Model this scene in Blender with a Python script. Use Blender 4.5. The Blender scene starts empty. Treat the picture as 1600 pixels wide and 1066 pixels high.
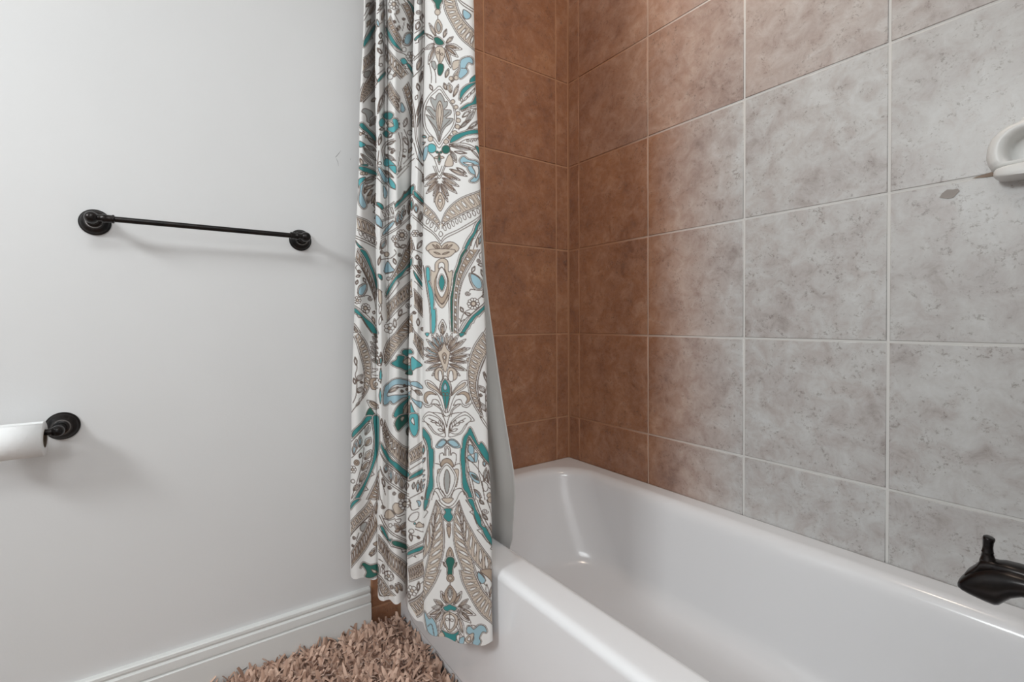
import bpy, bmesh, math, random
import numpy as np
from mathutils import Vector, Matrix

S = bpy.context.scene
C = S.collection
U = 1/3.0            # one wall tile with its joint, in metres
FZ = 2.72            # floor lies this many tiles below the eye-level joint
def W(x, y, z):      # tile units -> metres, floor at z = 0
    return Vector((x*U, y*U, (z+FZ)*U))

# ------------------------------------------------------------------ camera
cam = bpy.data.cameras.new('camera'); co = bpy.data.objects.new('camera', cam); C.objects.link(co)
FPX, YAW, PITCH, ROLL = 754.92, 2.522165, -0.0142568, -0.0048556
fw = Vector((math.cos(PITCH)*math.cos(YAW), math.cos(PITCH)*math.sin(YAW), math.sin(PITCH)))
rt = Vector((math.sin(YAW), -math.cos(YAW), 0)); up = rt.cross(fw)
cr, sr = math.cos(ROLL), math.sin(ROLL)
r2 = rt*cr + up*sr; u2 = up*cr - rt*sr
m3 = Matrix((r2, u2, -fw)).transposed()
co.matrix_world = Matrix.Translation(W(4.36751, -3.95479, .15102)) @ m3.to_4x4()
cam.sensor_fit = 'HORIZONTAL'; cam.sensor_width = 36.0; cam.lens = 36.0*FPX/1600
cam.shift_y = -20/1600; cam.clip_start = .02
S.camera = co

# ------------------------------------------------------------------ light and exposure
S.view_settings.view_transform = 'Standard'; S.view_settings.look = 'None'
S.view_settings.exposure = 0.0; S.view_settings.gamma = 1.0; S.view_settings.use_curve_mapping = False
w = bpy.data.worlds.new('world'); S.world = w; w.use_nodes = True
w.node_tree.nodes['Background'].inputs[0].default_value = (.95, .97, 1, 1)
w.node_tree.nodes['Background'].inputs[1].default_value = .35
def area(name, loc, aim, sx, sy, power, col):
    l = bpy.data.lights.new(name, 'AREA'); l.shape = 'RECTANGLE'; l.size = sx; l.size_y = sy
    l.energy = power; l.color = col
    o = bpy.data.objects.new(name, l); C.objects.link(o); o.location = loc
    o.rotation_euler = (Vector(aim)-Vector(loc)).to_track_quat('-Z', 'Y').to_euler()
    return o
area('vanity_light', (.92, -2.98, 1.98), (.70, -.4, 1.2), .55, .40, 25, (.93, .985, 1))
area('ceiling_light', (1.8, -1.55, 2.40), (1.75, -1.5, 0), .7, .7, 14, (.93, .985, 1))
area('shower_light', (.74, -.36, 2.42), (.70, -.2, 0), .16, .16, 3.3, (1, .83, .68))
area('doorway_daylight', (2.5, -2.0, 1.5), (.3, -1.2, 1.0), 1.0, 1.4, 6, (.95, .97, 1))

# ------------------------------------------------------------------ helpers
def lin(c):
    return tuple(((v/255+.055)/1.055)**2.4 if v/255 > .04045 else v/255/12.92 for v in c)
def rgba(c): return (*lin(c), 1)
def newmat(name, col=(200, 200, 200), rough=.5, metal=0, coat=0, spec=.5):
    m = bpy.data.materials.new(name); m.use_nodes = True
    b = m.node_tree.nodes['Principled BSDF']
    b.inputs['Base Color'].default_value = rgba(col); b.inputs['Roughness'].default_value = rough
    b.inputs['Metallic'].default_value = metal; b.inputs['Specular IOR Level'].default_value = spec
    b.inputs['Coat Weight'].default_value = coat; b.inputs['Coat Roughness'].default_value = .08
    return m
class NT:
    def __init__(s, m): s.t = m.node_tree; s.b = s.t.nodes['Principled BSDF']
    def n(s, kind, **kw):
        o = s.t.nodes.new(kind)
        for k, v in kw.items(): setattr(o, k, v)
        return o
    def l(s, a, b): s.t.links.new(a, b)
    def noise(s, vec, scale, detail=4, rough=.55, dist=0):
        o = s.n('ShaderNodeTexNoise'); o.inputs['Scale'].default_value = scale; o.inputs['Detail'].default_value = detail
        o.inputs['Roughness'].default_value = rough; o.inputs['Distortion'].default_value = dist
        if vec: s.l(vec, o.inputs['Vector'])
        return o.outputs['Fac']
    def ramp(s, fac, stops):
        o = s.n('ShaderNodeValToRGB'); e = o.color_ramp.elements
        while len(e) < len(stops): e.new(.5)
        for i, (p, c) in enumerate(stops): e[i].position = p; e[i].color = c if len(c) == 4 else (*c, 1)
        s.l(fac, o.inputs[0]); return o.outputs[0]
    def mix(s, fac, a, b, mode='MIX'):
        o = s.n('ShaderNodeMix', data_type='RGBA', blend_type=mode)
        for sock, v in ((o.inputs[0], fac), (o.inputs[6], a), (o.inputs[7], b)):
            if hasattr(v, 'is_linked') or hasattr(v, 'links'): s.l(v, sock)
            else: sock.default_value = v
        return o.outputs[2]
    def math(s, op, a, b=0.0, clamp=False):
        o = s.n('ShaderNodeMath', operation=op); o.use_clamp = clamp
        for sock, v in ((o.inputs[0], a), (o.inputs[1], b)):
            if hasattr(v, 'links'): s.l(v, sock)
            else: sock.default_value = v
        return o.outputs[0]
    def bump(s, h, strength, dist):
        o = s.n('ShaderNodeBump'); o.inputs['Strength'].default_value = strength; o.inputs['Distance'].default_value = dist
        s.l(h, o.inputs['Height']); s.l(o.outputs[0], s.b.inputs['Normal'])
def obj(name, verts, faces, mat, parent=None, smooth=True, label=None):
    me = bpy.data.meshes.new(name); me.from_pydata([tuple(v) for v in verts], [], faces); me.update()
    return link(name, me, mat, parent, smooth, label)
def link(name, me, mat, parent=None, smooth=True, label=None):
    if mat and not me.materials: me.materials.append(mat)
    if smooth: me.polygons.foreach_set('use_smooth', [True]*len(me.polygons))
    o = bpy.data.objects.new(name, me); C.objects.link(o)
    if parent:
        o.parent = parent
        o.matrix_parent_inverse = Matrix.Translation(-parent.location) if parent.type == 'EMPTY' else Matrix()
    if label: o['label'] = label
    return o
def bmobj(name, bm, mat, parent=None, smooth=True, label=None):
    bmesh.ops.recalc_face_normals(bm, faces=bm.faces[:])
    me = bpy.data.meshes.new(name); bm.to_mesh(me); bm.free()
    return link(name, me, mat, parent, smooth, label)
def thing(name, label, cat, loc=(0, 0, 0), group=None):
    o = bpy.data.objects.new(name, None); C.objects.link(o); o.location = loc; o.empty_display_size = .05
    tag(o, label, cat, group); return o
def tag(o, label=None, cat=None, group=None, kind=None):
    for k, v in (('label', label), ('category', cat), ('group', group), ('kind', kind)):
        if v: o[k] = v
    return o
def box(bm, x0, x1, y0, y1, z0, z1, bev=0, seg=2):
    r = bmesh.ops.create_cube(bm, size=1)
    for v in r['verts']:
        v.co = Vector(((x0+x1)/2+v.co.x*(x1-x0), (y0+y1)/2+v.co.y*(y1-y0), (z0+z1)/2+v.co.z*(z1-z0)))
    if bev:
        es = list({e for v in r['verts'] for e in v.link_edges})
        bmesh.ops.bevel(bm, geom=es, offset=bev, segments=seg, profile=.5, affect='EDGES', clamp_overlap=True)
def lathe(prof, n=48, axis='X'):
    """prof: (along, radius) pairs; turned round an axis."""
    vs, fs = [], []
    for a, r in prof:
        for k in range(n):
            t = 2*math.pi*k/n; c, s = r*math.cos(t), r*math.sin(t)
            vs.append({'X': (a, c, s), 'Y': (c, a, s), 'Z': (c, s, a)}[axis])
    for i in range(len(prof)-1):
        for k in range(n):
            fs.append((i*n+k, i*n+(k+1) % n, (i+1)*n+(k+1) % n, (i+1)*n+k))
    fs.append(tuple(range(n))); fs.append(tuple(range((len(prof)-1)*n, len(prof)*n)))
    return vs, fs
def loft(rings, closed=True, cap=(True, True)):
    n = len(rings[0]); vs = [tuple(p) for r in rings for p in r]; fs = []
    for i in range(len(rings)-1):
        for k in range(n if closed else n-1):
            fs.append((i*n+k, i*n+(k+1) % n, (i+1)*n+(k+1) % n, (i+1)*n+k))
    if cap[0]: fs.append(tuple(range(n)))
    if cap[1]: fs.append(tuple(range((len(rings)-1)*n, len(rings)*n)))
    return vs, fs
def fixed(name, vf, mat, parent=None, smooth=True, label=None, sharp=None, loc=None):
    bm = bmesh.new(); vs = [bm.verts.new(v) for v in vf[0]]
    for f in vf[1]:
        try: bm.faces.new([vs[i] for i in f])
        except ValueError: pass
    bmesh.ops.remove_doubles(bm, verts=bm.verts[:], dist=1e-6)
    if loc: bmesh.ops.translate(bm, verts=bm.verts[:], vec=Vector(loc))
    bmesh.ops.recalc_face_normals(bm, faces=bm.faces[:])
    if sharp:
        for e in bm.edges:
            if len(e.link_faces) == 2 and e.calc_face_angle(0) > math.radians(sharp): e.smooth = False
    me = bpy.data.meshes.new(name); bm.to_mesh(me); bm.free()
    return link(name, me, mat, parent, smooth, label)

# ------------------------------------------------------------------ materials
M = {}
M['paint'] = newmat('wall_paint', (222, 221, 221), .62, spec=.25)
n = NT(M['paint']); tc = n.n('ShaderNodeTexCoord').outputs['Object']
f = n.noise(tc, 1.3, 3); n.l(n.ramp(f, [(.35, rgba((220, 219, 219))), (.65, rgba((224, 223, 223)))]), n.b.inputs['Base Color'])
n.bump(n.noise(tc, 260, 3), .12, .001)
M['trim'] = newmat('trim_gloss_paint', (226, 226, 224), .3)
M['ceil'] = newmat('ceiling_paint', (230, 230, 228), .8)
M['floor'] = newmat('floor_tile', (126, 106, 90), .4)
n = NT(M['floor']); tc = n.n('ShaderNodeTexCoord').outputs['Object']
n.l(n.ramp(n.noise(tc, 7, 8, .6), [(.3, rgba((104, 84, 68))), (.7, rgba((146, 124, 104)))]), n.b.inputs['Base Color'])
M['grout'] = newmat('tile_grout', (206, 202, 197), .85)
n = NT(M['grout']); gs = n.n('ShaderNodeSeparateXYZ'); n.l(n.n('ShaderNodeTexCoord').outputs['Object'], gs.inputs[0])
gm = n.math('ADD', gs.outputs['X'], n.math('MULTIPLY', n.noise(None, 6, 3), .1))
n.l(n.ramp(gm, [(.30, rgba((186, 140, 108))), (.72, rgba((214, 212, 209)))]), n.b.inputs['Base Color'])  # curtain shade painted into the grout: tan behind the curtain, pale beyond it
M['grout_end'] = newmat('tile_grout_tan', (190, 146, 114), .85)
M['tile'] = newmat('glazed_wall_tile', rough=.34, spec=.45)
n = NT(M['tile'])
tcn = n.n('ShaderNodeTexCoord'); oi = n.n('ShaderNodeObjectInfo')
off = n.n('ShaderNodeVectorMath', operation='SCALE'); off.inputs[0].default_value = (37, 91, 53); n.l(oi.outputs['Random'], off.inputs['Scale'])
add = n.n('ShaderNodeVectorMath', operation='ADD'); n.l(tcn.outputs['Object'], add.inputs[0]); n.l(off.outputs[0], add.inputs[1])
v = add.outputs[0]
big = n.noise(v, 5.5, 5, .6, .3); mid = n.noise(v, 21, 8, .68, .5); fine = n.noise(v, 150, 3, .7); mid2 = n.noise(v, 24, 5, .7, 1.2)
sep = n.n('ShaderNodeSeparateColor'); n.l(oi.outputs['Color'], sep.inputs[0])
sx = n.n('ShaderNodeSeparateXYZ'); n.l(tcn.outputs['Object'], sx.inputs[0])
# each tile carries a brown-to-grey tone that paints in the curtain's shade (red: at its left edge, green: at its right edge), mottled by noise
t01 = n.math('MULTIPLY_ADD', sx.outputs['X'], 3.0); n.t.nodes[-1].inputs[2].default_value = .5
dif = n.math('SUBTRACT', sep.outputs['Green'], sep.outputs['Red'])
tone = n.math('ADD', sep.outputs['Red'], n.math('MULTIPLY', dif, t01))
tone = n.math('ADD', tone, n.math('MULTIPLY', n.math('SUBTRACT', mid, .5), .45), clamp=True)
gray = n.ramp(n.math('ADD', n.math('MULTIPLY', big, .42), n.math('MULTIPLY', mid, .58)),
   [(.34, rgba((154, 148, 146))), (.44, rgba((179, 175, 174))), (.53, rgba((190, 189, 188))), (.64, rgba((202, 203, 203)))])
brown = n.ramp(n.math('ADD', n.math('MULTIPLY', big, .5), n.math('MULTIPLY', mid, .5)),
   [(.34, rgba((120, 68, 34))), (.44, rgba((148, 91, 50))), (.54, rgba((162, 104, 61))), (.66, rgba((182, 127, 84)))])
base = n.mix(tone, brown, gray)
spots = n.ramp(n.math('MULTIPLY', n.ramp(fine, [(.52, (0, 0, 0)), (.62, (1, 1, 1))]), n.ramp(mid2, [(.50, (0, 0, 0)), (.60, (1, 1, 1))])), [(0, (1, 1, 1)), (1, (.60, .57, .55))])
base = n.mix(1.0, base, spots, 'MULTIPLY')
base = n.mix(n.math('MULTIPLY', n.noise(v, 60, 5, .7), .22), base, rgba((214, 208, 203)))
n.l(base, n.b.inputs['Base Color'])
n.l(n.ramp(mid, [(.3, (.30, .30, .30)), (.7, (.42, .42, .42))]), n.b.inputs['Roughness'])
n.bump(n.math('ADD', mid, n.math('MULTIPLY', fine, .25)), .22, .0015)
M['enamel'] = newmat('tub_enamel', (232, 232, 234), .18, coat=.2, spec=.5)
M['ceramic'] = newmat('glazed_ceramic', (226, 226, 224), .38, coat=.0)
M['bronze'] = newmat('oil_rubbed_bronze', (30, 29, 29), .27, metal=.6, spec=.5)
n = NT(M['bronze']); tc = n.n('ShaderNodeTexCoord').outputs['Object']
n.l(n.ramp(n.noise(tc, 30, 4), [(.35, rgba((23, 22, 23))), (.7, rgba((42, 36, 34)))]), n.b.inputs['Base Color'])
M['bronze_edge'] = newmat('worn_bronze_edge', (112, 108, 106), .25, metal=.9)
M['liner'] = newmat('liner_vinyl', (222, 220, 217), .38, spec=.4)
M['paper'] = newmat('tissue_paper', (238, 238, 238), .9)
n = NT(M['paper']); tc = n.n('ShaderNodeTexCoord').outputs['Object']
n.bump(n.noise(tc, 110, 3), .35, .002)
M['card'] = newmat('roll_core_card', (120, 104, 88), .9)
M['pile'] = newmat('shag_fabric', (176, 140, 118), .85)
n = NT(M['pile']); at = n.n('ShaderNodeAttribute'); at.attribute_name = 'strand_tint'
n.l(at.outputs['Color'], n.b.inputs['Base Color']); n.b.inputs['Sheen Weight'].default_value = .25
M['cloth'] = newmat('printed_cotton', (236, 234, 232), .85, spec=.2)
n = NT(M['cloth']); at = n.n('ShaderNodeAttribute'); at.attribute_name = 'print_ink'
n.l(at.outputs['Color'], n.b.inputs['Base Color']); n.b.inputs['Sheen Weight'].default_value = .1
tr = n.n('ShaderNodeBsdfTranslucent'); n.l(at.outputs['Color'], tr.inputs[0])
ms = n.n('ShaderNodeMixShader'); ms.inputs[0].default_value = .18
n.l(n.b.outputs[0], ms.inputs[1]); n.l(tr.outputs[0], ms.inputs[2]); n.l(ms.outputs[0], n.t.nodes['Material Output'].inputs[0])
M['chrome'] = newmat('rod_metal', (150, 145, 140), .25, metal=.9)

# ------------------------------------------------------------------ room shell
def slab(name, a, b, mat, kind='structure', parent=None):
    bm = bmesh.new(); box(bm, a[0], b[0], a[1], b[1], a[2], b[2])
    o = bmobj(name, bm, mat, parent, smooth=False)
    if kind: o['kind'] = kind
    return o
CE = 2.44; XR = 2.6; YB = -3.2; XA = 4.52*U; YT = -2.452*U
slab('floor', (0, YB, -.05), (XR, 0, 0), M['floor'])
slab('ceiling', (-.1, YB-.1, CE), (XR+.1, .1, CE+.05), M['ceil'])
wl = slab('wall_left', (-.1, YB-.1, 0), (-.005, YT, CE), M['paint'])       # painted wall with the towel bar
we = slab('wall_end', (-.1, YT, 0), (-.0022, .1, CE), M['grout_end'])      # grout bed of the tiled end of the alcove
wb = slab('wall_back', (-.0022, .0022, 0), (XA, .1, CE), M['grout'])       # grout bed of the long tiled wall
wr = slab('wall_right', (XA, -.78, 0), (XA+.1, .1, CE), M['grout'])        # faucet end of the alcove, outside the frame
slab('wall_return', (XA+.1, -.78, 0), (XR, -.68, CE), M['paint'])
slab('wall_far', (XR, YB-.1, 0), (XR+.1, -.68, CE), M['paint'])
slab('wall_front', (-.005, YB-.1, 0), (XR, YB, CE), M['paint'])

# small marks on the paint
M['scuff'] = newmat('pencil_scuff', (150, 149, 148), .9)
def flat_strip(name, pts, wd, mat, parent, plane='left', off=-.0048):
    rows_ = []
    for i, (a_, c_) in enumerate(pts):
        p_, q_ = pts[max(i-1, 0)], pts[min(i+1, len(pts)-1)]
        d = Vector((q_[0]-p_[0], q_[1]-p_[1])).normalized(); h_ = wd/2*(1 if 0 < i < len(pts)-1 else .3)
        for s_ in (-1, 1):
            A_, C_ = a_*U-d.y*h_*s_, (c_+FZ)*U+d.x*h_*s_
            rows_.append((off, A_, C_))
    obj(name, rows_, [(2*i, 2*i+1, 2*i+3, 2*i+2) for i in range(len(pts)-1)], mat, parent, smooth=False)
flat_strip('scuff_mark', [(-2.684, 1.672), (-2.705, 1.640), (-2.725, 1.612), (-2.735, 1.602)], .0015, M['scuff'], wl)
flat_strip('scuff_mark', [(-2.728, 1.600), (-2.712, 1.57), (-2.706, 1.53)], .0012, M['scuff'], wl)
flat_strip('scuff_mark', [(-2.596, 1.625), (-2.602, 1.605)], .0018, M['scuff'], wl)

tile_cache = {}
rnd = random.Random(5)
def tile(parent, plane, a0, a1, z0, z1, tone, sgn=1):
    """One glazed tile between grid lines a0..a1 and z0..z1 (tile units)."""
    g = .0080
    w_, h_ = (a1-a0)*U-2*.5*.0058, (z1-z0)*U-.0058
    key = (plane, round(w_, 4), round(h_, 4))
    if key not in tile_cache:
        bm = bmesh.new()
        d = .008
        if plane == 'back': box(bm, -w_/2, w_/2, 0, d, -h_/2, h_/2)
        else: box(bm, -w_/2, w_/2, 0, d, -h_/2, h_/2)
        es = [e for e in bm.edges if abs(e.verts[0].co.y) < 1e-6 and abs(e.verts[1].co.y) < 1e-6]
        bmesh.ops.bevel(bm, geom=es, offset=.0016, segments=2, profile=.5, affect='EDGES')
        bmesh.ops.recalc_face_normals(bm, faces=bm.faces[:])
        me = bpy.data.meshes.new('tile'); bm.to_mesh(me); bm.free(); me.materials.append(M['tile'])
        me.polygons.foreach_set('use_smooth', [True]*len(me.polygons))
        for p in me.polygons:
            if p.area > w_*h_*.8: p.use_smooth = False
        tile_cache[key] = me
    o = bpy.data.objects.new('tile', tile_cache[key]); C.objects.link(o); o.parent = parent
    zc = ((z0+z1)/2+FZ)*U; ac = (a0+a1)/2*U; j = rnd.uniform(-.0004, .0004)
    if plane == 'back': o.location = (ac, j, zc)
    elif plane == 'end': o.location = (j, -ac, zc); o.rotation_euler = (0, 0, math.radians(90))
    else: o.location = (XA-j, -ac, zc); o.rotation_euler = (0, 0, math.radians(-90))
    o.color = (tone[0], tone[1], 0, 1)
    return o
A0 = .1873
xs = [0.012, A0, 1+A0, 2+A0, 3+A0, 4+A0, 4.505]
rows = [-1.55, -1, 0, 1, 2, 3, 4, 4.58]
tones = [(.0, .0), (.0, .04), (.02, 1.0), (.95, 1.0), (1, 1.05), (1.05, 1.1)]  # brown where the curtain shades the wall, grey where lit; shade put into colour
tones_up = [(.0, .05), (.05, .20), (.18, .62), (.62, .85), (.86, 1.0), (1, 1.1)]   # warm lamp glow painted into the tiles above head height
for i in range(6):
    for j in range(len(rows)-1):
        if j < len(rows): tile(wb, 'back', xs[i], xs[i+1], rows[j], rows[j+1], (tones_up if rows[j] >= 2 else tones)[i])
ys = [0.0, A0, 1+A0, 2+A0, 2.452]
rows_e = [-1.55, -1, 0, 1, 2, 3, 4, 4.58]
for i in range(4):
    rr = rows_e if i < 3 else [-2.72, -2.5, -2, -1, 0, 1, 2, 3, 4, 4.58]
    for j in range(len(rr)-1): tile(we, 'end', ys[i], ys[i+1], rr[j], rr[j+1], (.0, .0))
for i in range(3):
    for j in range(len(rows)-1): tile(wr, 'right', [0, A0, 1+A0, 2+A0][i], [0, A0, 1+A0, 2+A0][i+1], rows[j], rows[j+1], (1, 1))

# baseboard of the painted wall, moulded profile run along y
prof = [(-.005, 0), (.0155, 0), (.0155, .0975), (.0135, .0995), (.0095, .0999), (.0085, .1025), (.0125, .1045), (.0125, .112), (.0118, .124),
        (.0085, .1265), (.0062, .1275), (.0062, .1315), (.0090, .1335), (.0085, .1405), (.0060, .1430), (-.005, .1440)]
y0, y1 = -2.468*U, YB
fixed('baseboard_left', loft([[(x, y, z) for x, z in prof] for y in (y0, y1)]), M['trim'], smooth=False)['kind'] = 'structure'

# old stains on the long wall beside the soap dish
M['stain'] = newmat('soap_stain', (152, 145, 140), .6); M['rust'] = newmat('rust_stain', (142, 124, 110), .7)
def patch(name, pts, mat, parent):
    cx, cz = sum(p[0] for p in pts)/len(pts), sum(p[1] for p in pts)/len(pts)
    vs_ = [W(cx, 0, cz)]+[W(x, 0, z) for x, z in pts]; vs_ = [(v_.x, -.0007, v_.z) for v_ in vs_]
    n_ = len(pts); obj(name, vs_, [(0, 1+i, 1+(i+1) % n_) for i in range(n_)], mat, parent, smooth=False)
patch('soap_stain', [(3.449, .915), (3.462, .938), (3.485, .957), (3.515, .950), (3.535, .953), (3.545, .935), (3.53, .918), (3.515, .900), (3.49, .898)], M['stain'], wb)
patch('rust_stain', [(3.60, .998), (3.62, 1.004), (3.65, 1.008), (3.69, 1.016), (3.72, 1.0), (3.70, .988), (3.66, .990), (3.63, .996)], M['rust'], wb)

# ------------------------------------------------------------------ bath tub
tub = thing('bathtub', 'white enamelled alcove bathtub against the tiled walls', 'bathtub', W(2.2, -1.1, -FZ))
def rring(x0, x1, ya, yb, r, z, N=40):
    """rounded rectangle, four corners of N points, radii may differ per corner (x0y0, x1y0, x1y1, x0y1)"""
    if not isinstance(r, tuple): r = (r,)*4
    pts = []
    for (cx, cy, a, rr) in ((x0+r[0], ya+r[0], 180, r[0]), (x1-r[1], ya+r[1], 270, r[1]), (x1-r[2], yb-r[2], 0, r[2]), (x0+r[3], yb-r[3], 90, r[3])):
        for k in range(N):
            t = math.radians(a+90*k/(N-1)); pts.append(W(cx+rr*math.cos(t), cy+rr*math.sin(t), z))
    return pts
R = []
e = .0045
XE = 4.50
# outer skin, front edge rounded over
R.append(rring(e, XE, -2.194, -e, .004, -1.62)); R.append(rring(e, XE, -2.1985, -e, .004, -1.575))
for k in range(7):
    t = math.pi/2*k/6; R.append(rring(e, XE, -2.200+.055*(1-math.cos(t)), -e, .004, -1.555+.055*math.sin(t)))
R.append(rring(e+.02, XE-.02, -2.12, -.02, .05, -1.500))
RC = (.30, .30, .42, .46)
ra = (.16, 4.36, -1.975, -.150)
lip = [(0, 0), (.012, -.0015), (.026, -.007), (.042, -.019), (.056, -.038), (.068, -.066), (.076, -.11)]
R.append(rring(ra[0]-.02, ra[1]+.02, ra[2]-.02, ra[3]+.01, tuple(c+.01 for c in RC), -1.500))
for dx, dz in lip: R.append(rring(ra[0]+dx*1.3, ra[1]-dx, ra[2]+dx, ra[3]-dx*1.3, tuple(c-dx*.3 for c in RC), -1.5+dz))
for k in range(1, 15):      # walls of the basin, backrest sloping at the far end
    t = k/14; z = -1.61-.86*t
    fil = .22*max(0, (t-.80)/.20)**2
    R.append(rring(ra[0]+.10+.48*t**1.25+fil*1.6, ra[1]-.08-.12*t-fil, ra[2]+.076+.10*t+fil, ra[3]-.10-.07*t-fil, (.28+.1*t, .28, .40+.05*t, .44+.12*t), z))
R.append(rring(1.25, 3.75, -1.45, -.62, .35, -2.50))
R.append(rring(1.6, 3.4, -1.2, -.95, .1, -2.506))
body = fixed('basin', loft(R, cap=(False, True)), M['enamel'], tub)
# apron: recessed skirt with a proud panel, lower corners rounded
bm = bmesh.new()
a, b = W(.006, -2.168, -FZ), W(XE, -2.10, -1.58); box(bm, a.x, b.x, a.y, b.y, a.z, b.z)
bmobj('apron_skirt', bm, M['enamel'], tub, smooth=False)
def panel_outline(ins, N=14):
    x0, x1, z0, z1 = .17+ins, 4.34-ins, -2.557+ins, -1.556
    pts = [(x0, z1)]
    for k in range(N+1):
        t = math.pi+math.pi/2*k/N; rr = .24; rz = .17
        pts.append((x0+rr+rr*math.cos(t), z0+rz+rz*math.sin(t)))
    for k in range(N+1):
        t = 1.5*math.pi+math.pi/2*k/N; rr = .24; rz = .17
        pts.append((x1-rr+rr*math.cos(t), z0+rz+rz*math.sin(t)))
    pts.append((x1, z1)); return pts
rg = []
for ins, y in ((-.012, -2.160), (-.012, -2.172), (0, -2.186), (.012, -2.196), (.028, -2.200)):
    rg.append([W(x, y, z) for x, z in panel_outline(ins)])
fixed('apron_panel', loft(rg, cap=(True, True)), M['enamel'], tub, sharp=50)
# overflow plate and drain at the faucet end (seen from the step aside)
vs, fs = lathe([(0, .034), (.004, .034), (.007, .028), (.008, .006)], 32, 'X')
p = W(4.12, -1.1, -1.95)
fixed('overflow_plate', ([(-x, y, z) for x, y, z in vs], fs), M['bronze'], tub, loc=p)
vs, fs = lathe([(0, .036), (.003, .034), (.004, .02), (.003, .0)], 32, 'Z')
fixed('drain', (vs, fs), M['bronze'], tub, loc=W(3.45, -1.1, -2.508))

# ------------------------------------------------------------------ tub spout with diverter lever
sp = thing('tub_spout', 'oil-rubbed bronze tub spout with diverter lever above the tub', 'faucet', W(4.5, -1.12, -.93))
def spring(x, zt, zb, hw, tilt=0, n=40):
    pts = []
    h = (zt-zb)/2; zc = (zt+zb)/2
    for k in range(n):
        t = 2*math.pi*k/n; c, s = math.cos(t), math.sin(t)
        p_ = 2.6
        yy = hw*math.copysign(abs(c)**(2/p_), c); zz = h*math.copysign(abs(s)**(2/p_), s)
        pts.append(W(x+tilt*zz, -1.12+yy, zc+zz))
    return pts
prof = [ # x, top, bottom, half width
 (3.787, -1.000, -1.014, .030), (3.792, -.984, -1.022, .052), (3.806, -.962, -1.030, .066), (3.828, -.934, -1.037, .074), (3.852, -.912, -1.042, .078), (3.880, -.895, -1.047, .081),
 (3.905, -.886, -1.049, .082), (3.918, -.882, -1.042, .083), (3.935, -.879, -1.020, .083), (3.955, -.877, -.996, .083), (3.985, -.876, -.976, .083), (4.03, -.876, -.966, .083),
 (4.12, -.880, -.966, .083), (4.30, -.885, -.975, .085), (4.43, -.880, -.985, .092), (4.47, -.868, -.998, .105), (4.515, -.862, -1.004, .11)]
fixed('spout_body', loft([spring(x, zt, zb, hw) for x, zt, zb, hw in prof]), M['bronze'], sp, sharp=50)
# crown along the top that rises into the diverter post
prof2 = [(3.800, -.972, -.995, .030), (3.815, -.940, -.985, .045), (3.835, -.915, -.965, .050), (3.850, -.893, -.95, .048), (3.860, -.872, -.94, .044),
         (3.895, -.866, -.93, .040), (3.910, -.866, -.93, .044), (3.93, -.860, -.92, .048), (3.97, -.858, -.92, .05), (4.10, -.862, -.92, .05), (4.40, -.868, -.93, .05)]
fixed('spout_crown', loft([spring(x, zt, zb, hw, n=28) for x, zt, zb, hw in prof2]), M['bronze'], sp)
dv = []
for z, x, rx, ry in ((-.905, 3.884, .036, .036), (-.880, 3.880, .029, .030), (-.862, 3.878, .022, .024), (-.846, 3.8765, .0185, .020), (-.842, 3.8765, .0205, .021), (-.838, 3.8765, .0185, .019), (-.82, 3.877, .0165, .017), (-.80, 3.878, .0175, .020), (-.785, 3.880, .0195, .026), (-.779, 3.8805, .0185, .026), (-.776, 3.881, .014, .02)):
    dv.append([W(x+rx*math.cos(2*math.pi*k/28), -1.12+ry*math.sin(2*math.pi*k/28), z+(.012*(math.cos(2*math.pi*k/28))*-.25 if z > -.80 else 0)) for k in range(28)])
fixed('diverter_lever', loft(dv), M['bronze'], sp)

# ------------------------------------------------------------------ soap dish on the long wall
sd = thing('soap_dish', 'white glazed ceramic soap dish fixed to the tiled wall', 'soap dish', W(3.92, 0, 1.0))
def dish_outline(ins, y, zb=.985, N=9):
    # scalloped back plate: low shoulder, then higher hump
    pts = []
    SX = .026
    base = [(3.672, .0), (3.655, .04), (3.648, .085), (3.652, .14), (3.668, .185), (3.70, .222), (3.735, .245), (3.765, .252), (3.785, .262), (3.81, .290), (3.85, .318), (3.90, .338), (3.96, .346)]
    L = [(x+SX, 1.0+z*.97) for x, z in base]
    Rr = [(2*3.96-x, z) for x, z in reversed(L[:-1])]
    pl = L+Rr
    cx, cz = 3.96, 1.12
    out = []
    for x, z in pl:
        dx, dz = x-cx, z-cz; d = math.hypot(dx, dz)
        out.append((cx+dx*(1-ins/d), y, cz+dz*(1-ins/d)))
    return out
rings = [[W(*p) for p in dish_outline(i_, y_)] for i_, y_ in ((.012, .004), (0, -.012), (0, -.075), (.008, -.105), (.026, -.130), (.050, -.138), (.072, -.130), (.086, -.105), (.092, -.06), (.10, -.022), (.15, -.014))]
fixed('scalloped_rim', loft(rings, cap=(True, True)), M['ceramic'], sd, sharp=70)
tr_ = []
for y, hw, zt in ((.004, .245, 1.002), (-.06, .250, 1.006), (-.11, .250, 1.006), (-.150, .240, 1.004), (-.170, .225, 1.002), (-.180, .18, .998)):
    r_ = []
    for k in range(40):
        t = 2*math.pi*k/40; c, s = math.cos(t), math.sin(t)
        zz = (zt-.938)/2
        r_.append(W(3.96+hw*math.copysign(abs(c)**.35, c), y, .938+zz+zz*math.copysign(abs(s)**.5, s)))
    tr_.append(r_)
fixed('soap_tray', loft(tr_), M['ceramic'], sd, sharp=60)

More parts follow.
